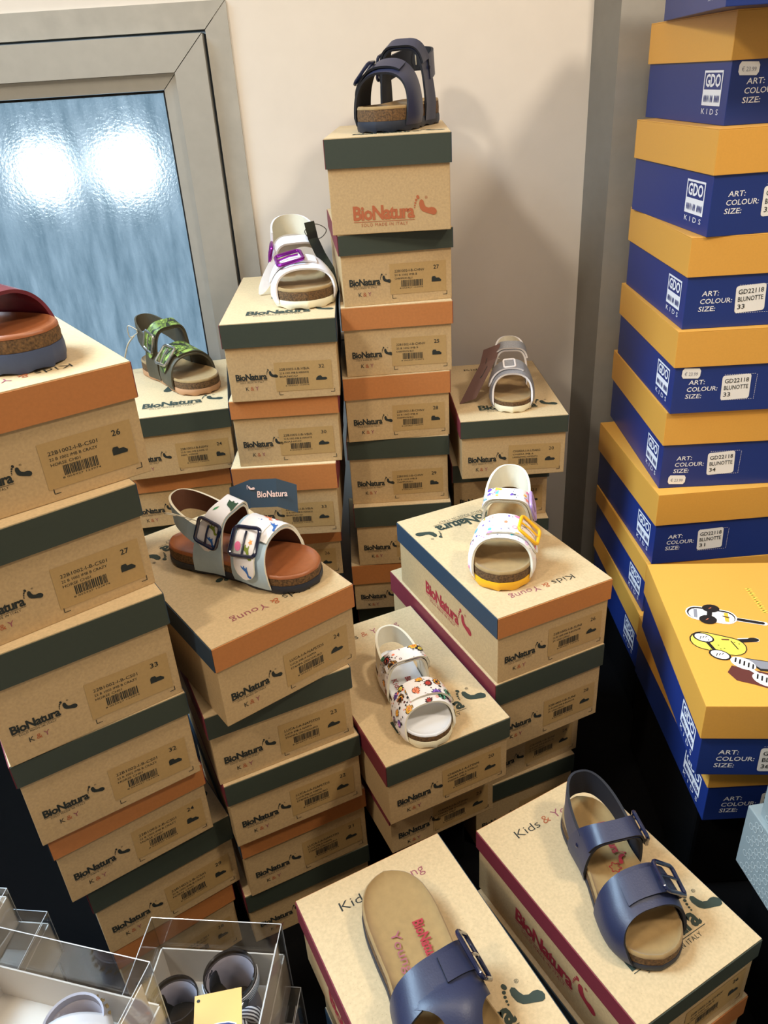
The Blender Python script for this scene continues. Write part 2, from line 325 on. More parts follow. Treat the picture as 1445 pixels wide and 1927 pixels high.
# ------------------------------------------------------------------ shoe boxes
E = .0024
LOGO_FRONT = {}
def side_prints(mb_body, w, d, h, lh): pass
_SM = {}
def sticker_mesh(code, l2, l3, size, icon):
    mb = MB(); W, Hh = .070, .037
    v, f = poly([(0, 0), (W, 0), (W, Hh), (0, Hh)]); mb.add(v, f, STICK)
    T = lambda x, y: Matrix.Translation((x, y, .00025))
    v, f = fit_text(code, .037, .0030); mb.add(v, f, INK, T(.006, .0265))
    v, f = fit_text(l2, .036 if len(l2) > 16 else .028, .0023); mb.add(v, f, INK, T(.006, .0220))
    v, f = fit_text(l3, .034 if len(l3) > 14 else .022, .0023); mb.add(v, f, INK, T(.006, .0178))
    rr = random.Random(code + size); x = .014
    while x < .040:
        q = rr.choice((.0004, .0006, .0009)); v, f = poly([(x, .0085), (x + q, .0085), (x + q, .0165), (x, .0165)]); mb.add(v, f, INK, T(0, 0)); x += q + rr.choice((.0004, .0005, .0008))
    v, f = fit_text('8 055927 123974', .029, .0014); mb.add(v, f, INK, T(.012, .0062))
    v, f = fit_text(size, .0068, .0046, bold=.012 if icon == 0 else 0.0); mb.add(v, f, INK, T(.0545, .0275))
    if icon == 0: q = [(.052, .012), (.0635, .012), (.064, .014), (.061, .0165), (.0575, .0165), (.0565, .0185), (.053, .0185), (.052, .0165)]
    else: q = [(.050, .012), (.062, .012), (.064, .0135), (.0625, .0155), (.058, .0155), (.056, .0180), (.053, .0172), (.0505, .0150)]
    v, f = poly(q); mb.add(v, f, INK, T(0, 0)); return mb
TXT = dict(cs=('22B1002-I-B-CS01', '22 B 1002 IMB B CRAZY', 'HORSE CH01', 0), ns=('22B1002-I-B-NSMV', '22 B 1002 IMB B NMK ST', 'MIM. VERDE', 0), vb=('22B1005-I-B-VBIA', '22 B 1005 IMB B VERNICE', 'BIANCO', 1),
           ch=('22B1002-I-B-CHNV', '22 B 1002 IMB B', 'CHAMPION BLU', 0), cl=('CHIARA-I-A-LMARG', 'CHIARA IMB A', 'LAMINATINO ARGENTO', 1), su=('22B1005-I-B-SUNI', '22 B 1005 IMB B BIOFLOR', 'ST. UNICORNO', 1),
           st=('CHIARA-I-A-STSNN', 'CHIARA IMB A VITELLO', 'STAMPA SMILE', 1), na=('LUCA-I-A-NAPSTDS', 'LUCA IMB A NAPPA', 'STAMPA DINOSAURO', 1))
SHARED = {}
def shoe_box(x, y, yaw, w, d, h, lh, zb, front, label, txt=None, size='', group=None, side_logo=False, toplogo=True, flap=True, bodyback=False, sticker=True, noprint=False):
    yr = R(yaw); cx = x - math.sin(yr) * d / 2; cy = y + math.cos(yr) * d / 2
    root = empty('shoe_box', (cx, cy, zb), yr); tag(root, label, 'box', group)
    bw, bd, bh = w - 2 * E, d - 2 * E, h - .0016
    b = MB(); b.box((0, 0, bh / 2 + .0001), (bw, bd, bh), KRAFT); body = b.build('box_body', root, bevel=.0008)
    # lid: tray with coloured sides, front/left/back/right
    cf, cl, cb, crr = (GREEN, BURG, ORANGE, BLUEP) if front == 'green' else (ORANGE, BLUEP, GREEN, BURG)
    if front == 'burgundy': cf, cl, cb, crr = BURG, ORANGE, BLUEP, GREEN
    b = MB(); th = .0013; X, Y, z0, z1 = w / 2, d / 2, h - lh, h
    o = [(-X, -Y), (X, -Y), (X, Y), (-X, Y)]; i = [(-X + th, -Y + th), (X - th, -Y + th), (X - th, Y - th), (-X + th, Y - th)]
    vs = [(p[0], p[1], z0) for p in o] + [(p[0], p[1], z1) for p in o] + [(p[0], p[1], z0) for p in i] + [(p[0], p[1], z1 - th) for p in i]
    b.add(vs, [(0, 1, 5, 4)], cf); b.add(vs, [(1, 2, 6, 5)], crr); b.add(vs, [(2, 3, 7, 6)], cb); b.add(vs, [(3, 0, 4, 7)], cl); b.add(vs, [(4, 5, 6, 7)], KRAFT_TOP)
    b.add(vs, [(0, 8, 9, 1), (1, 9, 10, 2), (2, 10, 11, 3), (3, 11, 8, 0), (8, 12, 13, 9), (9, 13, 14, 10), (10, 14, 15, 11), (11, 15, 12, 8), (12, 15, 14, 13)], KRAFT)
    if not flap:   # front wall of the lid folded inside: the body shows right up to the top
        b = MB(); b.box((0, 0, z1 - th / 2), (w, d, th), KRAFT_TOP)
        for xx, mm in ((-X + th / 2, cl), (X - th / 2, crr)): b.box((xx, 0, (z0 + z1 - th) / 2), (th, d, lh - th), mm)
        b.box((0, Y - th / 2, (z0 + z1 - th) / 2), (w - 2 * th, th, lh - th), cb)
    # merge doubled verts so the bevel sees joined faces
    me = bpy.data.meshes.new('box_lid'); me.from_pydata(b.v, [], b.f)
    for m in b.mats: me.materials.append(m)
    for p, k in zip(me.polygons, b.m): p.material_index = k
    bm = bmesh.new(); bm.from_mesh(me)
    if flap: bmesh.ops.remove_doubles(bm, verts=bm.verts, dist=1e-6)
    bmesh.ops.recalc_face_normals(bm, faces=bm.faces)
    es = [e for e in bm.edges if len(e.link_faces) == 2 and all((v.co.z > z0 + .001 or abs(abs(v.co.x) - X) < 1e-5 or abs(abs(v.co.y) - Y) < 1e-5) for v in e.verts) and any(v.co.z > z1 - 1e-5 for v in e.verts)]
    bmesh.ops.bevel(bm, geom=es, offset=.0009, segments=2, affect='EDGES', material=-1); bm.to_mesh(me); bm.free()
    lid = bpy.data.objects.new('box_lid', me); col.objects.link(lid); lid.parent = root; lid['label'] = {'green': 'dark green and burgundy sided kraft lid', 'orange': 'orange and petrol blue sided kraft lid', 'burgundy': 'burgundy sided kraft lid'}[front]
    fh = h - lh
    if noprint: return root
    # body prints
    mb = MB()
    if bodyback:
        add_logo(mb, INK_O, front_M(bw, bd, -.044, fh * .22, .098)); mb.build('printed_logo', body)
    else:
        add_logo(mb, INK, front_M(bw, bd, -bw / 2 + .0085, fh * .40, .052)); mb.build('printed_logo', body)
        mb = MB()
        for ch, x0, wd, ik in (('K', 0, .004, INK), ('&', .0055, .0045, INK_O), ('Y', .0115, .0045, INK_P)):
            v, f = fit_text(ch, wd, .0050); mb.add(v, f, ik, front_M(bw, bd, -bw / 2 + .019 + x0, fh * .40 - .0135))
        mb.build('printed_initials', body)
        for sx, ex in ((1, bw / 2 - .006), (-1, bw / 2 - .075)):   # printed corner ticks
            mb = MB(); v, f = poly([(0, 0), (sx * -.005, 0), (sx * -.005, .0006), (sx * -.0006, .0006), (sx * -.0006, .0045), (0, .0045)][::sx]); mb.add(v, f, INK, front_M(bw, bd, ex, .006)); mb.build('corner_mark', body)
    if side_logo:
        mb = MB(); add_logo(mb, INK_R, left_M(bw, bd, .045, fh * .40, .105)); mb.build('side_logo', body)
    if txt and sticker:
        key = (txt, size)
        a = TXT[txt]
        if key not in SHARED:
            o = sticker_mesh(a[0], a[1], a[2], size, a[3]).build('size_sticker', body); SHARED[key] = o
        else:
            o = SHARED[key].copy(); col.objects.link(o); o.parent = body
        dz, dx = rnd.uniform(-.0015, .0015), rnd.uniform(-.0015, .0015)
        o.matrix_local = front_M(bw, bd, bw / 2 - .077 + dx, max(fh * .17 + dz, .006)) @ Matrix.Rotation(R(rnd.uniform(-1, 1)), 4, 'Z')
    if toplogo:
        fl = front == 'orange'; s = -1 if fl else 1
        mb = MB(); add_logo(mb, INK_G, top_M(-.041 * s, s * (-d / 2 + .036), h, .108, fl)); mb.build('lid_logo', lid)
        mb = MB()
        for q in foot_shapes():
            v, f = poly([((py - .1) * .17, -(px - .84) * .17) for px, py in q]); mb.add(v, f, INK_G, top_M(-.002 * s, .010 * s, h, 1, fl))
        mb.build('lid_footprint', lid)
        mb = MB(); x0 = -.039
        for ch, wd, ik in (('Kids', .0265, INK), ('&', .008, INK_O), ('Young', .036, INK_P)):
            v, f = fit_text(ch, wd, .0085, bold=-.006); mb.add(v, f, ik, top_M(x0 * s, s * (d / 2 - .029), h, 1, fl)); x0 += wd + .0045
        mb.build('lid_lettering', lid)
    return root

BX = dict((r[0], r[1:]) for r in [
('A1', -0.2426, 0.5319, 34.93, 0.151, 0.2236, 0.0916, 0.0284, 1.3334), ('A2', -0.252, 0.5112, 36.18, 0.1509, 0.2203, 0.0933, 0.0281, 1.24), ('A3', -0.2477, 0.4998, 32.41, 0.1499, 0.2203, 0.1063, 0.0309, 1.1338),
('A4', -0.2489, 0.5013, 31.09, 0.1489, 0.2203, 0.0976, 0.0243, 1.0362), ('A5', -0.25, 0.5098, 32.47, 0.1453, 0.2203, 0.0881, 0.0256, 0.9481), ('A6', -0.2401, 0.5234, 32.23, 0.1467, 0.2203, 0.1016, 0.0334, 0.8465), ('A7', -0.2455, 0.5245, 33.13, 0.1320, 0.2203, 0.1025, 0.0286, 0.744),
('B1', -0.2689, 0.9754, 8.79, 0.148, 0.219, 0.0876, 0.0264, 1.14), ('B2', -0.2834, 0.9887, 6.63, 0.148, 0.216, 0.084, 0.0278, 1.056),
('C1', -0.1120, 0.9312, 0.6, 0.1392, 0.2552, 0.0986, 0.0294, 1.2545), ('C2', -0.1169, 0.9369, 0.17, 0.138, 0.216, 0.0913, 0.0239, 1.1632), ('C3', -0.1272, 0.933, -1.04, 0.1385, 0.216, 0.1057, 0.0364, 1.0575), ('C4', -0.1356, 0.9533, 3.93, 0.148, 0.216, 0.084, 0.0278, 0.9735),
('D1', 0.0305, 0.9762, -3.17, 0.1446, 0.2531, 0.1047, 0.0317, 1.4369), ('D2', 0.0352, 0.9875, 4.88, 0.1405, 0.2298, 0.0862, 0.0241, 1.3507), ('D3', 0.0322, 0.9817, 1.5, 0.141, 0.216, 0.0903, 0.0286, 1.2605), ('D4', 0.0275, 0.9805, 2.75, 0.1415, 0.216, 0.0907, 0.03, 1.1697),
('D5', 0.0247, 0.9837, -0.54, 0.1399, 0.216, 0.0988, 0.0285, 1.071), ('D6', 0.0262, 0.9761, -0.22, 0.1382, 0.216, 0.098, 0.0323, 0.973), ('D7', 0.0204, 0.9799, 1.5, 0.148, 0.216, 0.08, 0.0327, 0.893),
('E1', 0.1795, 0.9637, 0.96, 0.1444, 0.2281, 0.0855, 0.0244, 1.1106), ('E2', 0.1703, 1.0099, 0.6, 0.140, 0.216, 0.0889, 0.0274, 1.0217), ('E3', 0.1700, 0.9985, 0.0, 0.140, 0.216, 0.084, 0.0203, 0.9377),
('F1', 0.1724, 0.6639, 23.71, 0.1446, 0.229, 0.0868, 0.0259, 1.0326), ('F2', 0.1709, 0.6635, 23.7, 0.1436, 0.2555, 0.1033, 0.0296, 0.9293), ('F3', 0.1600, 0.6935, 23.9, 0.1450, 0.2246, 0.0868, 0.0291, 0.8425), ('F4', 0.1535, 0.6887, 21.2, 0.1420, 0.2246, 0.0985, 0.0277, 0.744),
('G1', 0.0507, 0.5747, 23.64, 0.1426, 0.2254, 0.0842, 0.0266, 0.9336), ('G2', 0.0448, 0.5985, 23.91, 0.1330, 0.2095, 0.0763, 0.0282, 0.8573),
('K1', -0.0924, 0.5693, 35.52, 0.1468, 0.224, 0.0897, 0.0253, 1.0987), ('K2', -0.109, 0.572, 24.16, 0.1466, 0.216, 0.0885, 0.0266, 1.0101), ('K3', -0.1056, 0.5709, 23.82, 0.144, 0.216, 0.0894, 0.0269, 0.9207), ('K4', -0.1057, 0.5815, 24.41, 0.144, 0.216, 0.0929, 0.0281, 0.8278), ('K5', -0.1103, 0.5828, 23.12, 0.148, 0.216, 0.0838, 0.0273, 0.744),
('H1', 0.0537, 0.2745, 25.18, 0.1406, 0.2052, 0.0798, 0.0266, 0.9122), ('J1', 0.2245, 0.3523, 27.89, 0.1352, 0.2095, 0.0816, 0.0222, 0.8898), ('J2', 0.2245, 0.3523, 27.89, 0.1406, 0.2052, 0.0798, 0.0266, 0.81),
('M0', 0.431, 0.8553, -5.87, 0.168, 0.2477, 0.092, 0.036, 1.638), ('M1', 0.4694, 0.9242, 2.23, 0.1679, 0.2362, 0.1056, 0.0448, 1.5325), ('M2', 0.4549, 0.8976, 3.68, 0.168, 0.2267, 0.1081, 0.0449, 1.4243), ('M3', 0.4426, 0.8958, -1.19, 0.168, 0.2372, 0.1036, 0.0433, 1.3207), ('M4', 0.4384, 0.8889, -1.76, 0.168, 0.2496, 0.103, 0.0437, 1.2177),
('M5', 0.4388, 0.8952, -1.84, 0.168, 0.2554, 0.1058, 0.0443, 1.112), ('M6', 0.4354, 0.8841, 1.97, 0.168, 0.2449, 0.1058, 0.0452, 1.0062), ('M7', 0.4321, 0.8865, 1.0, 0.168, 0.2363, 0.0806, 0.029, 0.9255), ('M8', 0.4285, 0.8765, -0.77, 0.168, 0.2479, 0.092, 0.036, 0.8335),
('N1', 0.3735, 0.5434, -5.47, 0.168, 0.2454, 0.0919, 0.0411, 0.9737), ('N2', 0.3992, 0.5659, -0.85, 0.168, 0.248, 0.0884, 0.0368, 0.8853)])
def SB(k, front, label, **kw): return shoe_box(*BX[k], front, label, **kw)
ga = 'kraft shoe boxes stacked at the left front'
SB('A1', 'orange', 'kraft shoe box with orange lid sized 26 under the burgundy sandal', txt='cs', size='26', group=ga)
SB('A2', 'green', 'kraft shoe box sized 27 with green lid, second from top of the left front stack', txt='cs', size='27', group=ga)
SB('A3', 'green', 'kraft shoe box sized 33 with green lid in the left front stack', txt='cs', size='33', group=ga)
SB('A4', 'green', 'kraft shoe box sized 32 with green lid in the left front stack', txt='cs', size='32', group=ga)
SB('A5', 'orange', 'kraft shoe box sized 24 with orange lid, low in the left front stack', txt='cs', size='24', group=ga)
SB('A6', 'green', 'kraft shoe box sized 29 with green lid just above the striped baby shoe box', txt='cs', size='29', group=ga)
SB('A7', 'orange', 'lowest kraft shoe box with orange lid in the left front stack', txt='cs', size='28', group=ga)
gb = 'kraft shoe boxes stacked by the window'
SB('B1', 'green', 'kraft shoe box with green lid under the camouflage sandal by the window', txt='ns', size='24', group=gb)
SB('B2', 'orange', 'kraft shoe box with orange lid directly under the camouflage sandal box', txt='ns', size='25', sticker=False, group=gb)
gc = 'kraft shoe boxes stacked under the white sandal'
SB('C1', 'green', 'kraft shoe box sized 32 with green lid carrying the white sandal', txt='vb', size='32', group=gc)
SB('C2', 'orange', 'kraft shoe box sized 30 with orange lid below the white sandal box', txt='vb', size='30', group=gc)
SB('C3', 'orange', 'kraft shoe box sized 33 with orange lid behind the dinosaur sandal', txt='vb', size='33', group=gc)
SB('C4', 'orange', 'kraft shoe box sized 26 with orange lid, fourth under the white sandal', txt='vb', size='26', group=gc)
gd = 'kraft shoe boxes of the tall central stack'
SB('D1', 'green', 'kraft shoe box with large orange logo topping the tall central stack', bodyback=True, group=gd)
SB('D2', 'green', 'kraft shoe box sized 27 with green lid, second in the tall central stack', txt='ch', size='27', group=gd)
SB('D3', 'orange', 'kraft shoe box sized 25 with orange lid in the tall central stack', txt='ch', size='25', group=gd)
SB('D4', 'orange', 'kraft shoe box sized 28 with orange lid in the tall central stack', txt='ch', size='28', group=gd)
SB('D5', 'green', 'kraft shoe box sized 29 with green lid in the tall central stack', txt='ch', size='29', group=gd)
SB('D6', 'green', 'kraft shoe box with green lid half hidden behind the unicorn print sandal box', txt='ch', size='30', group=gd)
SB('D7', 'orange', 'kraft shoe box with orange lid just behind the floral sandal box', txt='ch', size='31', group=gd)
ge = 'kraft shoe boxes stacked under the silver sandal'
SB('E1', 'green', 'kraft shoe box sized 20 with green lid carrying the silver sandal', txt='cl', size='20', group=ge)
SB('E2', 'green', 'kraft shoe box directly under the silver sandal box', txt='cl', size='21', group=ge)
SB('E3', 'green', 'kraft shoe box with green lid third down under the silver sandal', txt='cl', size='22', group=ge)
gf = 'kraft shoe boxes stacked under the unicorn print sandal'
SB('F1', 'orange', 'kraft shoe box with orange and blue lid under the unicorn print sandal', txt='su', size='26', side_logo=True, group=gf)
SB('F2', 'green', 'kraft shoe box sized 28 with green and burgundy lid under the unicorn sandal box', txt='su', size='28', side_logo=True, group=gf)
SB('F3', 'green', 'kraft shoe box sized 24 without lid flap, third under the unicorn sandal', txt='su', size='24', flap=False, group=gf)
SB('F4', 'green', 'lowest kraft shoe box with green lid behind the front navy sandal', txt='su', size='27', group=gf)
gg = 'kraft shoe boxes stacked under the floral sandal'
SB('G1', 'green', 'kraft shoe box sized 20 with green and burgundy lid under the floral sandal', txt='st', size='20', side_logo=False, group=gg)
SB('G2', 'green', 'kraft shoe box sized 23 without lid flap under the floral sandal box', txt='st', size='23', flap=False, group=gg)
gk = 'kraft shoe boxes stacked under the dinosaur sandal'
SB('K1', 'orange', 'kraft shoe box sized 24 with orange and blue lid under the dinosaur sandal', txt='na', size='24', group=gk)
SB('K2', 'green', 'kraft shoe box sized 23 with green lid below the dinosaur sandal box', txt='na', size='23', group=gk)
SB('K3', 'green', 'kraft shoe box sized 22 with green lid under the dinosaur sandal stack', txt='na', size='22', group=gk)
SB('K4', 'orange', 'kraft shoe box with orange lid, fourth under the dinosaur sandal', txt='na', size='21', group=gk)
SB('K5', 'green', 'lowest kraft shoe box with green lid under the dinosaur sandal', txt='na', size='25', sticker=False, group=gk)
SB('H1', 'green', 'kraft shoe box with burgundy lid side under the navy thong sandal', side_logo=True, txt='ch', size='35')
SB('J1', 'green', 'kraft shoe box with green front and burgundy side under the navy buckle sandal', side_logo=True, txt='ch', size='26')
SB('J2', 'orange', 'kraft shoe box directly under the box of the front navy buckle sandal', txt='ch', size='34', noprint=True)
# boxes hidden below, that carry the stacks
def fill(k, n, front, what):
    x, y, yaw, w, d, h, lh, zb = BX[k]; hh = (zb - TABLE_Z) / n
    for i in range(n):
        shoe_box(x + .001 * (i % 2), y + .012, yaw, w - .008, d - .012, hh, min(lh, hh * .4), zb - hh * (i + 1), front[i % len(front)], what % (['upper', 'second', 'third', 'bottom'][i] if i < n - 1 else 'lowest'), noprint=True)
fill('B2', 4, ['green', 'orange'], '%s of the kraft boxes low in the stack by the window')
fill('C4', 3, ['green', 'green'], '%s of the kraft boxes low in the white sandal stack')
fill('D7', 2, ['green', 'orange'], '%s of the two kraft boxes ending the tall central stack')
fill('E3', 2, ['orange', 'green'], '%s of the two kraft boxes ending the silver sandal stack')
fill('H1', 2, ['green', 'orange'], '%s of the two kraft boxes below the thong sandal box')
fill('J2', 1, ['orange'], '%s kraft box of the front navy buckle sandal stack')
plinth((.0000, .711, TABLE_Z), (.085, .17, .1131), 23.9, 'black cloth plinth hidden below the floral sandal boxes')
plinth((.401, .705, TABLE_Z), (.15, .225, .1411), -.8, 'black cloth plinth below the short stack of yellow lidded boxes')

# ---- blue boxes with mustard lids
def blue_box(k, label, sticker=None, price=None, group='blue shoe boxes with mustard lids stacked at the right', graphics=False, noprint=False):
    x, y, yaw, w, d, h, lh, zb = BX[k] if isinstance(k, str) else k
    yr = R(yaw); cx = x - math.sin(yr) * d / 2; cy = y + math.cos(yr) * d / 2
    root = empty('shoe_box', (cx, cy, zb), yr); tag(root, label, 'box', group)
    e = .0022; bw, bd, bh = w - 2 * e, d - 2 * e, h - .0014
    b = MB(); b.box((0, 0, bh / 2 + .0001), (bw, bd, bh), COBALT); body = b.build('box_body', root, bevel=.0006); body['label'] = 'cobalt blue box body'
    b = MB(); th = .0012; b.box((0, 0, h - th / 2), (w, d, th), MUST)
    for c, dd in (((0, -d / 2 + th / 2, h - lh / 2 - th / 2), (w, th, lh - th)), ((0, d / 2 - th / 2, h - lh / 2 - th / 2), (w, th, lh - th)), ((-w / 2 + th / 2, 0, h - lh / 2 - th / 2), (th, d - 2 * th, lh - th)), ((w / 2 - th / 2, 0, h - lh / 2 - th / 2), (th, d - 2 * th, lh - th))): b.box(c, dd, MUST)
    lid = b.build('box_lid', root, bevel=.0004); lid['label'] = 'mustard yellow lid'
    fh = h - lh
    if noprint: return root
    mb = MB(); L = lambda yy, zz, k=1.0: left_M(bw, bd, yy, zz, k)
    y0 = -bd / 2 + .062; z0 = fh * .30; W, Hh = .046, fh * .56   # square crest near the front edge of the long side
    fr = .0022
    for q in ([(0, Hh * .42), (W, Hh * .42), (W, Hh * .46), (0, Hh * .46)], [(0, Hh - fr), (W, Hh - fr), (W, Hh), (0, Hh)], [(0, Hh * .46), (fr, Hh * .46), (fr, Hh - fr), (0, Hh - fr)], [(W - fr, Hh * .46), (W, Hh * .46), (W, Hh - fr), (W - fr, Hh - fr)], [(0, 0), (W, 0), (W, Hh * .42), (0, Hh * .42)]):
        v, f = poly(q); mb.add(v, f, INK_W, L(y0, z0))
    v, f = fit_text('GDO', W - .009, Hh * .34, bold=.03); mb.add(v, f, INK_W, L(y0 - .0045, z0 + Hh * .55))
    xx = .004
    for i, q in enumerate((.003, .003, .002, .002, .0012, .003, .003, 0, .003, .003, .003, .003)):
        if q: v, f = poly(circ(xx + q / 2, Hh * .2, q * .42, Hh * .11, 8)); mb.add(v, f, COBALT, left_M(bw, bd, y0, z0, e=.0006))
        xx += .0033
    v, f = fit_text('KIDS', W - .004, .0055, space=1.7); mb.add(v, f, INK_W, L(y0 - .002, z0 - .0085))
    mb.build('side_crest', body)
    mb = MB(); zt = fh - .0225
    for i, s in enumerate(('ART:', 'COLOUR:', 'SIZE:')):
        v, f = fit_text(s, (.0195, .0365, .0195)[i], .0055, bold=.010, shear=.08); mb.add(v, f, INK_W, front_M(bw, bd, -bw / 2 + .018 - i * .001, zt - i * .0088))
    mb.build('field_lettering', body); mb = MB()
    for i in range(14):                                   # dashed outline where the sticker goes
        v, f = poly([(0, 0), (.0015, 0), (.0015, .0004), (0, .0004)]); M = front_M(bw, bd, -bw / 2 + .060 + i * .0027, fh - .0125); mb.add(v, f, INK_W, M); M = front_M(bw, bd, -bw / 2 + .060 + i * .0027, fh - .0445); mb.add(v, f, INK_W, M)
        v, f = poly([(0, 0), (.0004, 0), (.0004, .0014), (0, .0014)]); mb.add(v, f, INK_W, front_M(bw, bd, -bw / 2 + .0985, fh - .0445 + i * .0023))
    mb.build('dashed_outline', body)
    if sticker:
        mb = MB(); r = .003; W, Hh = .034, .031; q = []
        for cx_, cy_, a0 in ((W - r, r, -90), (W - r, Hh - r, 0), (r, Hh - r, 90), (r, r, 180)):
            q += [(cx_ + r * math.cos(R(a0 + t)), cy_ + r * math.sin(R(a0 + t))) for t in (0, 30, 60, 90)]
        v, f = poly(q); mb.add(v, f, WHITE)
        for i, s in enumerate(sticker):
            v, f = fit_text(s, min(.0285, .0041 * len(s)), .0052, bold=.008); mb.add(v, f, INK, Matrix.Translation((.003, .0215 - .0085 * i, .0003)))
        o = mb.build('size_sticker', body); o['label'] = 'white rounded size sticker'; o.matrix_local = front_M(bw, bd, -bw / 2 + .0585 + rnd.uniform(-.001, .001), fh - .0445 + rnd.uniform(-.001, .001)) @ Matrix.Rotation(R(rnd.uniform(-1, 4)), 4, 'Z')
    if price:
        mb = MB(); W, Hh = .022, .0125; v, f = poly([(.002, 0), (W - .002, 0), (W, .003), (W, Hh - .003), (W - .002, Hh), (.002, Hh), (0, Hh - .003), (0, .003)]); mb.add(v, f, WHITE)
        v, f = fit_text('€ 23.99', .0155, .0042); mb.add(v, f, DEC['grey'], Matrix.Translation((.0032, .0035, .0003)))
        o = mb.build('price_label', body); o['label'] = 'white price label'; o.matrix_local = front_M(bw, bd, *price, e=.0007) @ Matrix.Rotation(R(-3), 4, 'Z')
    if graphics:
        lid_graphics(lid, w, d, h)
    return root
def lid_graphics(lid, w, d, h):
    """ice lollies wearing sunglasses printed on the lid"""
    lay = [0]; mb = MB()
    def P(pts, m, up=0):
        v, f = poly(pts); mb.add(v, f, m, Matrix.Translation((0, -d / 2, h + .0003 + up * .0001)))
    def cap(a, c, r, m, up, n=8):   # capsule between two points
        a, c = Vector(a), Vector(c); t = (c - a).normalized(); q = []
        a0 = math.atan2(t.y, t.x)
        for i in range(n + 1): an = a0 - math.pi / 2 + math.pi * i / n; q.append((c.x + r * math.cos(an), c.y + r * math.sin(an)))
        for i in range(n + 1): an = a0 + math.pi / 2 + math.pi * i / n; q.append((a.x + r * math.cos(an), a.y + r * math.sin(an)))
        P(q, m, up)
    K, Wt = DEC['black'], DEC['white']
    # lolly one: white and yellow, dark round sunglasses, stick to the right
    cap((-.014, .134), (.012, .126), .0032, Wt, 0); cap((-.014, .134), (.010, .1265), .0024, K, 1)
    cap((-.052, .146), (-.026, .138), .0128, Wt, 2); cap((-.052, .146), (-.026, .138), .0112, K, 3); cap((-.052, .1445), (-.026, .1365), .0098, Wt, 4)
    P([(-.0545, .1535), (-.051, .1525), (-.0545, .1370), (-.058, .1380)], DEC['grey'], 5); P([(-.0245, .1455), (-.0205, .1442), (-.0235, .1285), (-.0275, .1298)], DEC['amber'], 5)
    P(circ(-.036, .1535, .0092, .0075), K, 6); P(circ(-.0445, .1335, .0092, .0080), K, 6); cap((-.038, .150), (-.042, .138), .0026, K, 7)
    for cx_, cy_ in ((-.036, .1535), (-.0445, .1335)): P([(cx_ - .003, cy_ - .001), (cx_ + .001, cy_ + .0005), (cx_ - .0005, cy_ + .001), (cx_ + .003, cy_ + .0028), (cx_ - .001, cy_ + .0005)], DEC['coral'], 8)
    cap((-.027, .139), (-.022, .136), .0008, K, 8)
    mb.build('lolly_print', lid); mb = MB()
    # lolly two: yellow, white spectacles, stick to the right
    cap((-.022, .098), (-.006, .0985), .0034, Wt, 0); cap((-.024, .097), (-.007, .098), .0028, K, 1); P(circ(-.009, .0985, .006, .0035), K, 2)
    cap((-.058, .098), (-.034, .088), .0150, K, 2); cap((-.058, .0975), (-.034, .0875), .0138, DEC['yellow'], 3)
    for cx_, cy_ in ((-.058, .1025), (-.0495, .0745)):
        P(circ(cx_, cy_, .0108, .0078, 16, -.5), K, 4); P(circ(cx_, cy_, .0090, .0062, 16, -.5), Wt, 5)
        for i in range(3): cap((cx_ - .004 + i * .003, cy_ - .002 + i * .001), (cx_ - .002 + i * .003, cy_ + .002), .0004, K, 6)
    cap((-.056, .094), (-.053, .083), .0018, K, 6); cap((-.032, .096), (-.029, .083), .0006, K, 6); cap((-.040, .099), (-.034, .0985), .0010, DEC['brown'], 6)
    for i in range(9): P(circ(-.058 + .033 * rnd.random(), .083 + .018 * rnd.random(), .0009, n=8), DEC['olive'], 5)
    mb.build('lolly_print', lid); mb = MB()
    # lolly three: chocolate with slatted white glasses, running off to the right
    P([(-.050, .048), (-.043, .058), (-.010, .046), (-.014, .022), (-.030, .030), (-.045, .036)], DEC['brown'], 1); P([(-.028, .070), (.01, .060), (.01, .045), (-.018, .050)], K, 1); P([(-.027, .0685), (.01, .059), (.01, .049), (-.017, .053)], DEC['grey'], 2)
    for cx_, cy_ in ((-.031, .061), (-.018, .036)):
        P(circ(cx_, cy_, .0125, .0085, 18, -.7), Wt, 3)
        for i in range(5): cap((cx_ - .007 + i * .0034, cy_ + .0052 - i * .0026 - .003), (cx_ - .0045 + i * .0034, cy_ + .0052 - i * .0026 + .003), .0008, K, 4)
    cap((-.027, .052), (-.022, .045), .0020, Wt, 4)
    mb.build('lolly_print', lid); mb = MB()
    # yellow lettering strip towards the back
    for i in range(6):     # too slanted and small to read in the picture
        for q in ([(0, 0), (.0068, .0008), (.0066, .0022), (-.0002, .0014)], [(0, .0040), (.0068, .0048), (.0066, .0058), (-.0002, .0050)], [(.0022, .0), (.0042, 0), (.0042, .0052), (.0022, .0052)][:4]):
            P([(x_ + .0130 + .0006 * i, .192 - .0082 * i - y_) for x_, y_ in q], DEC['yellow'], 0)
    mb.build('lid_lettering', lid); mb = MB()
    P([(.022, .133), (.04, .136), (.04, .118), (.027, .124)], DEC['navy'], 1)
    mb.build('corner_print', lid)
S33 = lambda n: ('GD22118', 'BLUNOTTE', n)
blue_box('M0', 'blue shoe box topping the right stack, cut off by the picture top', S33('30'))
blue_box('M1', 'blue shoe box with mustard lid and a high price label, second from the top', S33('35'), price=(-.0745, .0470))
blue_box('M2', 'blue shoe box with mustard lid and size 32 sticker in the right stack', S33('32'))
blue_box('M3', 'blue shoe box with taped lid corner and size 33 sticker, no price label', S33('33'))
blue_box('M4', 'blue shoe box with size 33 sticker and price label in the right stack', S33('33'), price=(-.0735, .0455))
blue_box('M5', 'blue shoe box with size 34 sticker and price label in the right stack', S33('34'), price=(-.0715, .0062))
blue_box('M6', 'blue shoe box with size 31 sticker, behind the lolly printed lid', S33('31'))
blue_box('M7', 'blue shoe box with mustard lid wedged directly behind the lolly printed lid', S33('37'))
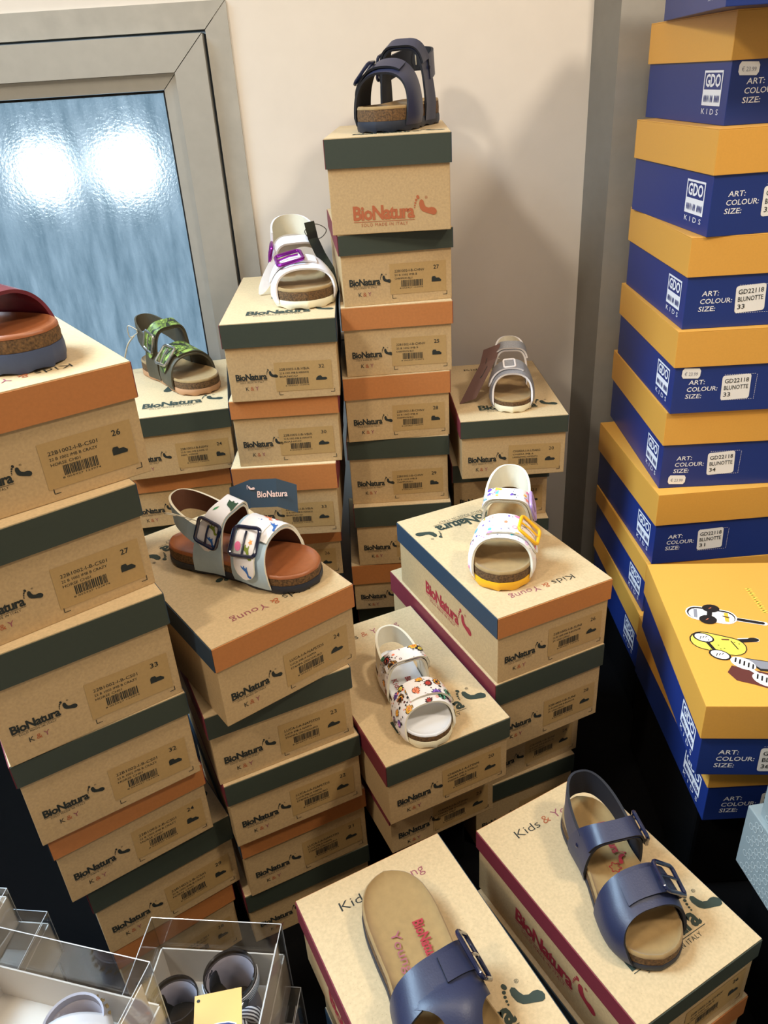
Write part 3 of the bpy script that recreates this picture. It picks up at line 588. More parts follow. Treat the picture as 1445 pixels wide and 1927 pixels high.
blue_box('M8', 'blue shoe box with mustard lid in the shade low in the right stack', S33('38'))
x, y, yaw, w_, d_, h_, lh_, zb_ = BX['M8']
plinth((x, y + d_ / 2, TABLE_Z), (w_ - .02, d_ - .02, zb_ - TABLE_Z - .0003), yaw, 'added black block standing in for shade at the foot of the tall blue box stack')  # block put in so the shaded foot of this stack stays black
blue_box('N1', 'blue shoe box whose mustard lid is printed with ice lollies in sunglasses', ('GD22118', 'BLU', '36'), graphics=True)
blue_box('N2', 'blue shoe box directly under the box with the lolly printed lid', ('GD22118', 'BLU', '35'))

# ---- grey patterned boxes at the right edge
def grey_box(x, y, z, w, d, h, yaw, label):
    root = empty('gift_box', (x, y, z), R(yaw)); tag(root, label, 'box', 'grey patterned boxes at the right edge')
    b = MB(); b.box((0, 0, h / 2), (w, d, h), GREYB); body = b.build('box_body', root, bevel=.001)
    mb = MB(); st = .0135
    for i in range(int(d / st) - 1):
        for j in range(int(h / .009)):
            yy = d / 2 - .010 - i * st - (j % 2) * st / 2; zz = .005 + j * .009
            for k in (0, 1):
                o = circ(0, 0, .0030, .0034, 12); n_ = circ(0, 0, .0023, .0027, 12)
                vs = [(a, c, 0) for a, c in o] + [(a, c, 0) for a, c in n_]; fs = [(q, (q + 1) % 12, 12 + (q + 1) % 12, 12 + q) for q in range(12)]
                M = left_M(w, d, yy - k * .0052, zz + k * .0018)
                if abs(yy - k * .0052) < d / 2 - .004 and zz + k * .0018 < h - .004: mb.add(vs, fs, GREYP, M)
    mb.build('loop_pattern', body); return root
def place_bl(px, py, z, w, d, h, yaw, label):   # by the back left corner
    a = R(yaw); c, s = math.cos(a), math.sin(a); lx, ly = w / 2, -d / 2
    grey_box(px + lx * c - ly * s, py + lx * s + ly * c, z, w, d, h, yaw, label)
place_bl(.314, .491, .925, .16, .16, .075, 7, 'grey box with looped print, lower one at the right edge')
place_bl(.3205, .481, 1.000, .15, .15, .08, 7, 'grey box with looped print, upper one at the right edge')
plinth((.412, .432, TABLE_Z), (.14, .13, .181), 7, 'black cloth plinth below the grey patterned boxes')

# ------------------------------------------------------------------ sandals (toe towards -Y, origin on the ground under the middle)
HWT = [(0, 0), (.012, .042), (.035, .078), (.07, .106), (.12, .126), (.2, .137), (.3, .136), (.4, .132), (.5, .138), (.6, .153), (.7, .172), (.78, .178), (.85, .170), (.91, .145), (.955, .110), (.985, .064), (1, 0)]
def hw(s):
    s = min(max(s, 0), 1)
    for (a, x), (b_, y) in zip(HWT, HWT[1:]):
        if s <= b_: t = (s - a) / (b_ - a); return x + (y - x) * t
    return 0
def smooth(a, b_, x):
    t = min(max((x - a) / (b_ - a), 0), 1); return t * t * (3 - 2 * t)
DINO = [[(0, 0), (.10, .16), (.26, .24), (.44, .30), (.60, .42), (.66, .60), (.80, .66), (.95, .60), (.92, .50), (.78, .48), (.74, .30), (.66, .14), (.66, -.06), (.57, -.06), (.55, .06), (.40, .06), (.38, -.06), (.29, -.06), (.27, .08), (.12, .04)]]
STAR = [[(math.cos(math.pi / 2 + i * math.pi / 5) * (.5 if i % 2 == 0 else .23), math.sin(math.pi / 2 + i * math.pi / 5) * (.5 if i % 2 == 0 else .23)) for i in range(10)]]
HEART = [[(.5 * .0625 * 16 * math.sin(t) ** 3, .5 * .0625 * (13 * math.cos(t) - 5 * math.cos(2 * t) - 2 * math.cos(3 * t) - math.cos(4 * t))) for t in [i * math.pi / 8 for i in range(16)]]]
LEAF = [[(-.5, 0), (-.2, .2), (.2, .18), (.5, 0), (.2, -.16), (-.2, -.18)]]
DOT = [circ(0, 0, .5, n=14)]
def flower(n): return [[(math.cos(2 * math.pi * i / (4 * n)) * (.5 if (i % 4) in (0, 1) else .36), math.sin(2 * math.pi * i / (4 * n)) * (.5 if (i % 4) in (0, 1) else .36)) for i in range(4 * n)]]
def ringp(r0=.5, r1=.36, n=14): return 'ring', r0, r1, n

class Sandal:
    def __init__(s, name, label, x, y, z, yaw, L, group='sandals shown on top of the shoe boxes', wf=1.06, bend=0.0):
        s.L = L; s.wf = wf; s.bend = bend
        s.root = empty(name, (x - math.sin(R(yaw)) * L / 2, y + math.cos(R(yaw)) * L / 2, z + .0004), R(yaw)); tag(s.root, label, 'sandal', group)
    def cx(s, q): return s.bend * s.L * (q - .45) ** 2 * (1 if q > .45 else .3)
    def out(s, n=64):
        pts = []
        for i in range(n):
            a = 2 * math.pi * i / n; q = .5 - .5 * math.cos(a) if True else 0
            sgn = 1 if a < math.pi else -1
            if i == 0 or abs(a - math.pi) < 1e-9: sgn = 0
            pts.append((q, sgn * hw(q) * s.wf * s.L + s.cx(q), (0.5 - q) * s.L))
        return pts
    def sole(s, outsole, cork, bed, hs=.058, ct=.070, rim=.018, bed_label=None, tread=True, heel=.012):
        L = s.L; P = s.out(); n = len(P)
        def shrink(k, p):
            yc = min(max(p[2], -.31 * L), .33 * L); c = s.cx(p[0])
            return (c + (p[1] - c) * k, yc + (p[2] - yc) * k)
        s.hs = hs * L
        # outsole
        mb = MB(); rings = []
        for k, z in ((.985, 0), (1.012, .3 * hs), (1.015, .75 * hs), (1.0, hs)):
            rings.append([(*shrink(k, p), (z * L) + ((.0016 if (i // 2) % 2 else 0) if z == 0 and tread else 0)) for i, p in enumerate(P)])
        vs = [q for r in rings for q in r]; fs = []
        for r in range(3):
            for i in range(n): j = (i + 1) % n; fs.append((r * n + i, r * n + j, (r + 1) * n + j, (r + 1) * n + i))
        fs.append(tuple(range(n))[::-1]); fs.append(tuple(3 * n + i for i in range(n))); mb.add(vs, fs, outsole)
        o = mb.build('outsole', s.root, smooth=True); fixn(o)
        zc = lambda q: (hs + ct + heel * (1 - smooth(.1, .6, q))) * L
        s.zc = zc
        # cork layer
        mb = MB(); vs = [(*shrink(.985, p), hs * L + .0002) for p in P] + [(*shrink(.992, p), (hs * L + zc(p[0])) / 2) for p in P] + [(*shrink(.975, p), zc(p[0]) - .0002) for p in P]; fs = []
        for r in range(2):
            for i in range(n): j = (i + 1) % n; fs.append((r * n + i, r * n + j, (r + 1) * n + j, (r + 1) * n + i))
        mb.add(vs, fs, cork); o = mb.build('cork_midsole', s.root, smooth=True); fixn(o)
        # footbed with raised rim and hollowed heel
        mb = MB(); rings = []
        for k, dz in ((.982, 0), (.978, .35), (.955, .8), (.925, 1.0), (.89, .65), (.82, .05), (.66, -.35), (.42, -.55), (.18, -.6)):
            rings.append([(*shrink(k, p), zc(p[0]) + dz * rim * L * (1 if dz > 0 else (1.0 - .55 * smooth(.45, .8, p[0])))) for p in P])
        vs = [q for r in rings for q in r]; fs = []; m = len(rings)
        for r in range(m - 1):
            for i in range(n): j = (i + 1) % n; fs.append((r * n + i, r * n + j, (r + 1) * n + j, (r + 1) * n + i))
        fs.append(tuple((m - 1) * n + i for i in range(n))); mb.add(vs, fs, bed)
        o = mb.build('footbed', s.root, smooth=True); fixn(o); s.bed = o; s.rim = rim
        if bed_label: o['label'] = bed_label
        return o
    def bed_print(s, items, rot=90):
        """lettering printed on the footbed: (text, s, x offset, width, cap, ink)"""
        for t, q, dx, wd, cap, ink in items:
            mb = MB(); z = s.zc(q) - s.rim * s.L * .38 + .0006
            M = Matrix.Translation((dx, (.5 - q) * s.L, z)) @ Matrix.Rotation(R(-rot), 4, 'Z')
            if t == 'LOGO':
                v, f = fit_text('BioNatura', wd * .74, cap, bold=.03); mb.add(v, f, ink, M)
                for pq in foot_shapes(): v, f = poly([(a * wd, b_ * wd) for a, b_ in pq]); mb.add(v, f, ink, M)
            elif t == 'STAR':
                o_ = flower(6)[0]; vs = [(a * wd, b_ * wd, 0) for a, b_ in o_] + [(a * wd * .8, b_ * wd * .8, 0) for a, b_ in o_]; k = len(o_)
                mb.add(vs, [(i, (i + 1) % k, k + (i + 1) % k, k + i) for i in range(k)], ink, M)
            else: v, f = fit_text(t, wd, cap); mb.add(v, f, ink, M)
            o = mb.build('footbed_print', s.bed)
    # --- strap surfaces
    def band(s, sbt, sft, sbb, sfb, H, px=.85, pz=.75, slope=.22, nar=.0, zb=None, skew=0, lim=92, pw=2, sk2=0):
        L = s.L; zb = s.hs * .75 if zb is None else zb
        def S(t, k):
            u = abs(t) ** pw; a = sbt + (sbb - sbt) * u + skew * (1 - u) * t; c = sft + (sfb - sft) * u + skew * (1 - u) * t; q = a + (c - a) * k + sk2 * t
            ph = R(t * lim); sn, cs = math.sin(ph), math.cos(ph); sg = 1 if sn >= 0 else -1
            zf = max(cs, 0) ** pz
            hh = H * L * (1 + slope * (.5 - k))
            x = s.cx(q) + (hw(q) * s.wf * L * 1.0 + .0012) * sg * abs(sn) ** px * (1 - nar * zf)
            return Vector((x, (.5 - q) * L, zb + hh * zf))
        return S
    def heel(s, q0, hz, wd, back=-.03, hwf=1.0, rise=.0):
        L = s.L
        def S(t, k):       # t -1..1 round the heel from left to right, k across the strap (0 low, 1 high)
            ps = R(t * 90); x = hw(.2) * s.wf * L * hwf * math.copysign(abs(math.sin(ps)) ** .8, ps); q = q0 + (back - q0) * math.cos(ps) ** .9
            z = (hz + rise * math.cos(ps)) * L + (k - .5) * wd * L
            return Vector((x * (1 - .08 * k), (.5 - q) * L + (k - .5) * .012 * L * math.cos(ps), z))
        return S
    def nrm(s, S, t, k, ref=None):
        e = .004; a = S(min(t + e, 1), k) - S(max(t - e, -1), k); b_ = S(t, min(k + e, 1)) - S(t, max(k - e, 0))
        nn = a.cross(b_); nn = nn.normalized() if nn.length > 1e-12 else Vector((0, 0, 1))
        p = S(t, k); c = Vector((0, p.y if ref is None else ref, s.L * .1)); 
        return nn if nn.dot(p - c) > 0 else -nn
    def strap(s, name, S, t0, t1, k0, k1, th, mo, mi, me=None, nt_=36, nk=7, off=0.0, wfun=None, parent=None, label=None, ref=None, dec=None, lift=None):
        me = me or mi; mb = MB(); O, I, pat = [], [], []; arc = 0; prev = None
        for i in range(nt_ + 1):
            t = t0 + (t1 - t0) * i / nt_; f = wfun((i / nt_)) if wfun else 1
            mid = S(t, .5); arc += (mid - prev).length if prev else 0; prev = mid
            for j in range(nk + 1):
                kk = .5 + ((k0 + (k1 - k0) * j / nk) - .5) * f if wfun else k0 + (k1 - k0) * j / nk
                if wfun: kk = (k0 + k1) / 2 + (j / nk - .5) * (k1 - k0) * f
                p = S(t, kk); nn = s.nrm(S, t, kk, ref); li = lift(i / nt_) if lift else 0
                O.append(p + nn * (off + th + li)); I.append(p + nn * (off + li)); pat.append((arc, (S(t, kk) - S(t, 0)).length, 0))
        N = nk + 1; nv = len(O)
        fo = [(i * N + j, i * N + j + 1, (i + 1) * N + j + 1, (i + 1) * N + j) for i in range(nt_) for j in range(nk)]
        mb.add(O + I, fo, mo, pat=pat + pat)
        mb.f += [[q + nv for q in f][::-1] for f in fo]; mb.m += [mb.mi(mi)] * len(fo)
        ed = []
        for i in range(nt_):
            ed.append((i * N, (i + 1) * N, nv + (i + 1) * N, nv + i * N)); ed.append((i * N + nk, nv + i * N + nk, nv + (i + 1) * N + nk, (i + 1) * N + nk))
        for j in range(nk):
            ed.append((j, nv + j, nv + j + 1, j + 1)); q = nt_ * N; ed.append((q + j, q + j + 1, nv + q + j + 1, nv + q + j))
        mb.f += [list(q) for q in ed]; mb.m += [mb.mi(me)] * len(ed)
        if dec: s.decals(mb, S, dec, off + th + .0004, ref, (t0, t1, k0, k1), lift)
        o = mb.build(name, parent or s.root, smooth=True)
        if label: o['label'] = label
        return o
    def decals(s, mb, S, dec, off, ref, lim, lift=None):
        """see below"""
        ta, tb_ = min(lim[0], lim[1]), max(lim[0], lim[1])
        """printed shapes (t, k, size, shape, ink, rotation) that follow the strap"""
        for t, k, sz, sh, ink, ro in dec:
            e = .01; du = (S(min(t + e, 1), k) - S(max(t - e, -1), k)).length / (2 * e) + 1e-6; dv = (S(t, min(k + e, 1)) - S(t, max(k - e, 0))).length / (2 * e) + 1e-6
            c, sn = math.cos(ro), math.sin(ro)
            if sh[0] == 'ring':
                _, r0, r1, n = sh; a = circ(0, 0, r0, n=n); b_ = circ(0, 0, r1, n=n); vs = a + b_; fs = [(i, (i + 1) % n, n + (i + 1) % n, n + i) for i in range(n)]
            else:
                vs, fs = [], []
                for q in sh:
                    bm = bmesh.new(); bv = [bm.verts.new((x, y, 0)) for x, y in q]; bm.faces.new(bv); bmesh.ops.triangulate(bm, faces=bm.faces)
                    if sz > .008: bmesh.ops.subdivide_edges(bm, edges=bm.edges, cuts=1, use_grid_fill=True)
                    bm.verts.index_update(); o = len(vs); vs += [(v.co.x, v.co.y) for v in bm.verts]; fs += [tuple(o + v.index for v in f.verts) for f in bm.faces]; bm.free()
            out = []; ok = True
            ok = ta + .02 < t < tb_ - .02
            for x, y in vs:
                X, Y = (x * c - y * sn) * sz, (x * sn + y * c) * sz; tt, kk = t + X / du, k + Y / dv
                tt, kk = min(max(tt, ta), tb_), min(max(kk, lim[2]), lim[3]); li = lift((tt - lim[0]) / (lim[1] - lim[0])) if lift else 0
                out.append(S(tt, kk) + s.nrm(S, tt, kk, ref) * (off + li))
            if ok: mb.add(out, fs, ink)
    def buckle(s, S, t, k, a, b_, r, m, off=.0025, ref=None, parent=None, pin=True, bar=True, rot=0, label=None):
        p = S(t, k); e = .01; u = (S(min(t + e, 1), k) - S(max(t - e, -1), k)).normalized(); nn = s.nrm(S, t, k, ref); v = nn.cross(u).normalized()
        if rot: c, sn = math.cos(rot), math.sin(rot); u, v = u * c + v * sn, v * c - u * sn
        p = p + nn * off; mb = MB(); pts = []; cr_ = min(a, b_) * .3
        for sx, sy, a0 in ((1, -1, -90), (1, 1, 0), (-1, 1, 90), (-1, -1, 180)):
            for g in (0, 30, 60, 90):
                x = sx * (a - cr_) + cr_ * math.cos(R(a0 + g)); y = sy * (b_ - cr_) + cr_ * math.sin(R(a0 + g)); pts.append(p + u * x + v * y + nn * (r * .4 - (x / a) ** 2 * r * .4))
        mb.tube(pts, r, m, 8, closed=True); o = mb.build('buckle_frame' if parent else 'buckle', parent or s.root, smooth=True)
        if label: o['label'] = label
        if pin:
            mb = MB(); mb.tube([p - u * a + nn * r * .2, p + nn * r * 1.0, p + u * a * .72 + nn * r * .6], r * .6, m, 6); mb.build('buckle_pin', o, smooth=True)
        return o
    def rivet(s, p, n, r, m, name='rivet'):
        mb = MB(); n = n.normalized(); a = n.orthogonal().normalized(); b_ = n.cross(a); vs = [p + n * r * .6]; 
        for k, h_ in ((.6, .5), (1, .1)):
            vs += [p + (a * math.cos(R(45 * i)) + b_ * math.sin(R(45 * i))) * r * k + n * r * h_ for i in range(8)]
        fs = [(0, 1 + i, 1 + (i + 1) % 8) for i in range(8)] + [(1 + i, 9 + i, 9 + (i + 1) % 8, 1 + (i + 1) % 8) for i in range(8)]
        mb.add(vs, fs, m); o = mb.build(name, s.root, smooth=True); fixn(o)
    def string(s, pts, r=.0006, m=None, name='tag_string'):
        P_ = [Vector(q) for q in pts]; out = []
        for i in range(len(P_) - 1):
            p0, p1, p2, p3 = P_[max(i - 1, 0)], P_[i], P_[i + 1], P_[min(i + 2, len(P_) - 1)]
            for j in range(6):
                t = j / 6; out.append(.5 * ((2 * p1) + (p2 - p0) * t + (2 * p0 - 5 * p1 + 4 * p2 - p3) * t * t + (3 * p1 - p0 - 3 * p2 + p3) * t ** 3))
        out.append(P_[-1]); mb = MB(); mb.tube(out, r, m or STRING, 6); return mb.build(name, s.root, smooth=True)
    def card(s, pts, wd, m, nrm_, name='hang_tag', th=.0007, label=None, prints=None):
        """a curling card: centre line pts, width vector wd"""
        P_ = [Vector(q) for q in pts]; wd = Vector(wd); n = len(P_); mb = MB(); vs = []
        for q in P_:
            vs += [q - wd / 2, q + wd / 2, q + wd / 2 - Vector(nrm_) * th, q - wd / 2 - Vector(nrm_) * th]
        fs = []
        for i in range(n - 1):
            a = i * 4; b_ = a + 4
            for j in range(4): fs.append((a + j, a + (j + 1) % 4, b_ + (j + 1) % 4, b_ + j))
        fs += [(0, 3, 2, 1), tuple((n - 1) * 4 + j for j in range(4))]; mb.add(vs, fs, m)
        o = mb.build(name, s.root); fixn(o)
        if label: o['label'] = label
        if prints:   # (text, along 0..1, across, width, cap, ink)
            nn = Vector(nrm_).normalized(); w_ = wd.normalized(); d_ = (P_[-1] - P_[0]); Lc = d_.length; d_ = d_.normalized()
            for tx, al, ac, wdt, cap, ink, along in prints:
                p2 = MB(); i = min(int(al * (n - 1)), n - 2); f_ = al * (n - 1) - i; base = P_[i].lerp(P_[i + 1], f_) + w_ * ac + nn * .0006; tg = (P_[i + 1] - P_[i]).normalized()
                X, Y = (tg, nn.cross(tg)) if along else (w_, nn.cross(w_))
                M = Matrix(((X.x, Y.x, nn.x, base.x), (X.y, Y.y, nn.y, base.y), (X.z, Y.z, nn.z, base.z), (0, 0, 0, 1)))
                if tx == 'FOOT':
                    for pq in foot_shapes(): v, f = poly([((a - .73) * wdt, b_ * wdt) for a, b_ in pq]); p2.add(v, f, ink, M)
                else: v, f = fit_text(tx, wdt, cap, bold=.02); p2.add(v, f, ink, M)
                p2.build('tag_print', o)
        return o
round_end = lambda u: 1.0 if u < .8 else math.sqrt(max(1 - ((u - .8) / .2) ** 2, .02))
round_start = lambda u: round_end(1 - u)

def two_strap(s, side, mo, mi, me, mq, mheel, mbk, mbk2=None, Hf=.27, Ha=.36, Hh=.26, th=.0022, dec=None, dect=None, deca=None, decq=None, bk=True, ank=True, velcro=False, strapm=None, hw_=.15, hr=.10, front=(.63, .84, .62, .90), wide=.62, wback=.03, sk2=0, bt=.42):
    """front strap, ankle strap on side quarters and heel loop; side=+1 puts the buckles on +X"""
    mbk2 = mbk2 or mbk; L = s.L; strapm = strapm or mo
    F = s.band(front[0], front[1], front[2], front[3], Hf, px=.82, pz=.72, sk2=sk2); s.F = F
    s.strap('front_strap', F, -1, 1, 0, 1, th, mo, mi, me, dec=dec)
    # over-lapping tongue that runs through the buckle
    a, b_ = (-.25 * side, .80 * side)
    s.strap('front_strap_tongue', F, a, b_, .14 if not velcro else .2, wide + .14, th * .9, strapm, mi, me, nt_=26, off=th + .0002, wfun=round_end, lift=lambda u: .0012 * math.sin(math.pi * min(u * 1.05, 1)), dec=dect)
    if bk: s.buckle(F, bt * side, .14 + wide / 2, L * .082, L * .078, L * .0115, mbk, off=th * 2 + .0022)
    # quarters and ankle strap
    A = s.band(.40, .50, .26, .47, Ha, px=.42, pz=.55, slope=.10, nar=.10, pw=1.5, lim=91); s.A = A
    s.strap('ankle_strap', A, -1, 1, 0, 1, th, mq, mi, me, dec=decq, nt_=44)
    if ank:
        s.strap('ankle_strap_tongue', A, -.55 * side, .86 * side, .02, .98, th * .9, strapm, mi, me, nt_=30, off=th + .0002, wfun=round_end, lift=lambda u: .001 * math.sin(math.pi * u), dec=deca)
        if bk: s.buckle(A, .60 * side, .5, L * .075, L * .072, L * .011, mbk2, off=th * 2 + .002)
    if mheel:
        Hl = s.heel(.36, Hh, hw_, back=wback, hwf=.98, rise=hr); s.H = Hl
        s.strap('heel_strap', Hl, -1, 1, 0, 1, th, mheel, mi if mheel is mo else mheel, me, ref=.15 * L, nt_=36, nk=4)
        for sg in (-1, 1):
            p = Hl(sg, .5); s.rivet(p + Vector((sg * .0028, 0, 0)), Vector((sg, 0, 0)), .0024, mbk2)

rn = random.Random(11)
# ---- navy buckle sandal on the box at the right front
sd = Sandal('buckle_sandal', 'navy two buckle sandal with heel strap on the front right kraft box', .1945, .363, .9714, 10.5, .163, wf=1.10)
sd.sole(NAVY_S, CORK, SUEDE, hs=.042, ct=.048)
sd.bed_print([('STAR', .48, .002, .011, 0, INK_R), ('25', .54, .000, .009, .0055, INK_R), ('LOGO', .20, .006, .045, .0075, INK_R)])
two_strap(sd, 1, NAVY, NAVY_I, NAVY_I, NAVY, NAVY, NAVY_G, Hf=.24, Ha=.30, Hh=.17, hr=.08, hw_=.16, th=.0024, sk2=-.045, front=(.64, .84, .64, .91))
# ---- navy thong sandal at the bottom of the picture
sd = Sandal('thong_sandal', 'navy thong sandal with one buckle on the kraft box at bottom centre', -.021 + .21 * math.sin(R(19.0)), .437 - .21 * math.cos(R(19.0)), .9920, 19.0, .210, wf=1.06)
sd.sole(NAVY_S, CORK, SUEDE, hs=.042, ct=.045)
sd.bed_print([('LOGO', .24, .006, .050, .0085, INK_R), ('Young', .25, -.014, .034, .0075, INK_P)])
T = sd.band(.475, .60, .44, .62, .20, px=.8, pz=.6, slope=.1, sk2=-.06)
sd.strap('instep_strap', T, -1, 1, 0, 1, .0024, NAVY, NAVY_I, NAVY_I)
sd.strap('strap_tongue', T, .05, .86, .16, .84, .0022, NAVY, NAVY_I, NAVY_I, off=.0026, wfun=round_end, nt_=26)
sd.buckle(T, .62, .5, .0125, .0175, .0018, NAVY_G, off=.0065)
L_ = sd.L; HWm = hw(.6) * sd.wf * L_
def post(t, k):
    q = .53 + k * .32; u = max(0, (q - .58) / .27); wdt = (.11 + .30 * max(0, 1 - u * 2.0) ** 2.4) * L_ / 2; x = min(max(t * wdt + .010 * (1 - u), -.90 * HWm), .90 * HWm); z0 = T(0, min(max((q - .475) / .125, 0), 1)).z
    r_ = min(abs(x) / HWm, .96); drop = (z0 - sd.hs * .75) * (1 - (1 - r_ ** 2.5) ** .30)
    z = (z0 - drop) * (1 - smooth(0, 1, u)) + (sd.zc(.82) + .001) * smooth(0, 1, u) + .035 * L_ * math.sin(math.pi * min(u, 1)) * (1 - .3 * t * t)
    return Vector((x, (.5 - q) * L_, z))
sd.strap('toe_post_strap', post, -1, 1, 0, 1, .0022, NAVY, NAVY_I, NAVY_I, nt_=14, nk=26, off=.0004)
# ---- unicorn print sandal
def mix_dec(n, inks, shapes, smin, smax, t0=-.95, t1=.95, k0=.06, k1=.94):
    out = []; tries = 0
    while len(out) < n and tries < n * 60:
        tries += 1; t, k = rn.uniform(t0, t1), rn.uniform(k0, k1); sz = rn.uniform(smin, smax)
        if any(abs(t - q[0]) * .045 < (sz + q[2]) * .52 and abs(k - q[1]) * .034 < (sz + q[2]) * .52 for q in out): continue
        out.append((t, k, sz, rn.choice(shapes), DEC[rn.choice(inks)], rn.uniform(0, 6.28)))
    return out
uni = lambda n: mix_dec(n // 2, ['pink', 'amber', 'teal', 'lilac', 'violet', 'coral'], [STAR, HEART, DOT, ringp()], .0036, .0062) + mix_dec(n, ['black', 'violet', 'pink', 'grey', 'navy'], [DOT, LEAF, STAR], .0010, .0024)
sd = Sandal('buckle_sandal', 'white sandal with unicorn print straps and yellow sole', .115, .682, 1.1194, -13.7, .163, wf=1.14)
sd.sole(YELLOW, CORK, SUEDE, hs=.062, ct=.060)
sd.bed_print([('LOGO', .34, .004, .032, .0055, INK_R)])
two_strap(sd, 1, WHITEL, CREAM, CREAM, CREAM, CREAM, YELLOW, LILAC, Hf=.28, Ha=.35, Hh=.28, hr=.07, th=.0026, dec=uni(46), dect=uni(44), deca=uni(36), strapm=WHITEL, hw_=.17, wide=.70, sk2=-.02)
# ---- floral print sandal
def flo(n):
    out = []
    for t, k, sz, sh, ink, ro in mix_dec(n, ['orange', 'violet', 'mint', 'amber', 'red', 'coral', 'yellow'], [DOT], .0062, .0082):
        pet = {DEC['orange']: DEC['amber'], DEC['violet']: DEC['violet'], DEC['mint']: DEC['mint'], DEC['amber']: DEC['orange'], DEC['red']: DEC['brown'], DEC['coral']: DEC['coral'], DEC['yellow']: DEC['black']}[ink]
        out.append((t, k, sz * 1.12, flower(9), DEC['black'], ro)); out.append((t, k, sz, flower(9), pet, ro)); out.append((t, k, sz * .62, DOT, DEC['lilac'] if ink is DEC['violet'] else ink, 0))
        out.append((t, k, sz * .30, ringp(.5, .36, 10), DEC['black'], 0))
    return out + mix_dec(n * 5, ['black', 'brown', 'black', 'coral'], [LEAF, DOT, ringp(.5, .3, 9)], .0014, .0030)
sd = Sandal('strap_sandal', 'white sandal with colourful smiling flower print on the middle kraft box', .037, .568, 1.0178, 18.4, .140, wf=1.10)
sd.sole(CREAM_S, CORK, WHITE_F, hs=.062, ct=.045, bed_label='white smooth footbed')
sd.bed_print([('LOGO', .34, .003, .034, .0060, INK_R), ('Kids', .33, -.012, .017, .0065, INK_R), ('STAR', .54, .002, .009, 0, INK_P)])
two_strap(sd, 1, WHITEL, CREAM, CREAM, WHITEL, CREAM, WHITEL, Hf=.25, Ha=.36, Hh=.24, hr=.07, th=.0026, dec=flo(18), dect=flo(14), deca=flo(12), decq=flo(16), bk=False, velcro=True, hw_=.15)
# ---- dinosaur print sandal
def dino(lst): return [(t, k, sz, DINO if sh == 'd' else sh, DEC[c], ro) for t, k, sz, sh, c, ro in lst]
sd = Sandal('buckle_sandal', 'light blue sandal with dinosaur print straps and navy buckles', -.0640, .6180, 1.1884, 64.9, .166)
sd.sole(NAVY_S, CORK, BROWNL, hs=.05, ct=.045, bed_label='brown leather footbed')
sd.bed_print([('LOGO', .36, .006, .030, .0055, INK_P)])
two_strap(sd, -1, SKY, BROWN_I, CREAM, SKY, SKY, NAVY_G, Hf=.26, Ha=.35, Hh=.25, hr=.12, th=.0022, strapm=WHITEL, hw_=.13, wback=.10, front=(.54, .75, .54, .80),
          deca=dino([(-.66, .45, .011, 'd', 'blue', 1.7), (-.80, .6, .006, DOT, 'red', 0), (-.45, .4, .011, 'd', 'olive', 1.5), (.02, .35, .015, 'd', 'dkgreen', 1.5), (-.12, .25, .005, LEAF, 'green', .4), (.25, .6, .006, LEAF, 'olive', 0), (.35, .3, .007, STAR, 'coral', .2), (.42, .7, .006, STAR, 'coral', .8)]))
Fs = sd.F
sd.strap('printed_toe_strap', Fs, -.30, 1.0, .10, .98, .002, WHITEL, BROWN_I, CREAM, off=.0026, nt_=26, dec=dino([(.28, .35, .012, 'd', 'coral', 1.4), (.50, .6, .011, 'd', 'red', 2.2), (.10, .70, .012, 'd', 'blue', 1.6), (.05, .30, .010, 'd', 'blue', 1.2), (.66, .35, .010, 'd', 'coral', 1.4), (.38, .75, .005, LEAF, 'mint', .5), (.80, .5, .006, LEAF, 'grey', 1)]))
sd.strap('printed_tongue', Fs, -.92, -.22, .20, .78, .002, WHITEL, BROWN_I, CREAM, off=.0052, wfun=round_start, nt_=20, dec=dino([(-.76, .42, .012, 'd', 'blue', 1.6), (-.47, .40, .013, 'd', 'olive', 1.6), (-.40, .62, .005, STAR, 'orange', .3), (-.52, .3, .007, DOT, 'pink', 0)]))
sd.string([(-.020, .035, .058), (-.034, .046, .070), (-.030, .058, .066), (-.016, .050, .056), (-.012, .030, .05), (-.02, .024, .045)])
sd.card([(.034, .030, .050), (.042, .010, .058), (.052, -.014, .058), (.060, -.032, .050)], (.013, .006, .024), TAG_N, (-.77, -.36, .5), label='slate grey hang tag with pale pink logo', prints=[('FOOT', .3, .002, .03, .0, PINK_C, True), ('BioNatura', .42, -.004, .030, .006, PINK_C, True)])
# ---- camouflage sandal by the window
sd = Sandal('buckle_sandal', 'green camouflage sandal with silver buckles beside the window', -.2290, 1.0480, 1.2277, 41.0, .172)
sd.sole(TANS, CORK, SUEDE, hs=.052, ct=.055)
two_strap(sd, -1, KHAKI, KHAKI, KHAKI, KHAKI, KHAKI, SILVER_B, Hf=.25, Ha=.42, Hh=.30, hr=.12, th=.0024, strapm=CAMO, hw_=.14, front=(.52, .74, .50, .77))
sd.strap('camouflage_strap', sd.F, -.25, 1, .06, .94, .002, CAMO, KHAKI, KHAKI, off=.003, nt_=26)
sd.strap('camouflage_quarter', sd.A, -.2, 1, .03, .97, .0018, CAMO, KHAKI, KHAKI, off=.003, nt_=26)
sd.string([(-.026, .050, .072), (-.034, .060, .078), (-.032, .066, .060), (-.022, .058, .066), (-.026, .052, .070)], r=.0007)
sd.string([(-.028, .060, .062), (-.034, .078, .044), (-.040, .098, .004)], r=.0012)
# ---- white sandal with purple buckles
sd = Sandal('buckle_sandal', 'white patent sandal with purple metallic buckles and unfastened ankle strap', -.0760, .976, 1.3531, 9.0, .200, wf=1.10)
sd.sole(CREAM_S, CORK, SUEDE, hs=.05, ct=.055)
two_strap(sd, -1, WHITEL, CREAM, WHITEL, WHITEL, WHITEL, PURPLE, Hf=.19, Ha=.28, Hh=.30, hr=.06, th=.0024, ank=False, hw_=.13, wide=.5, bt=.16)
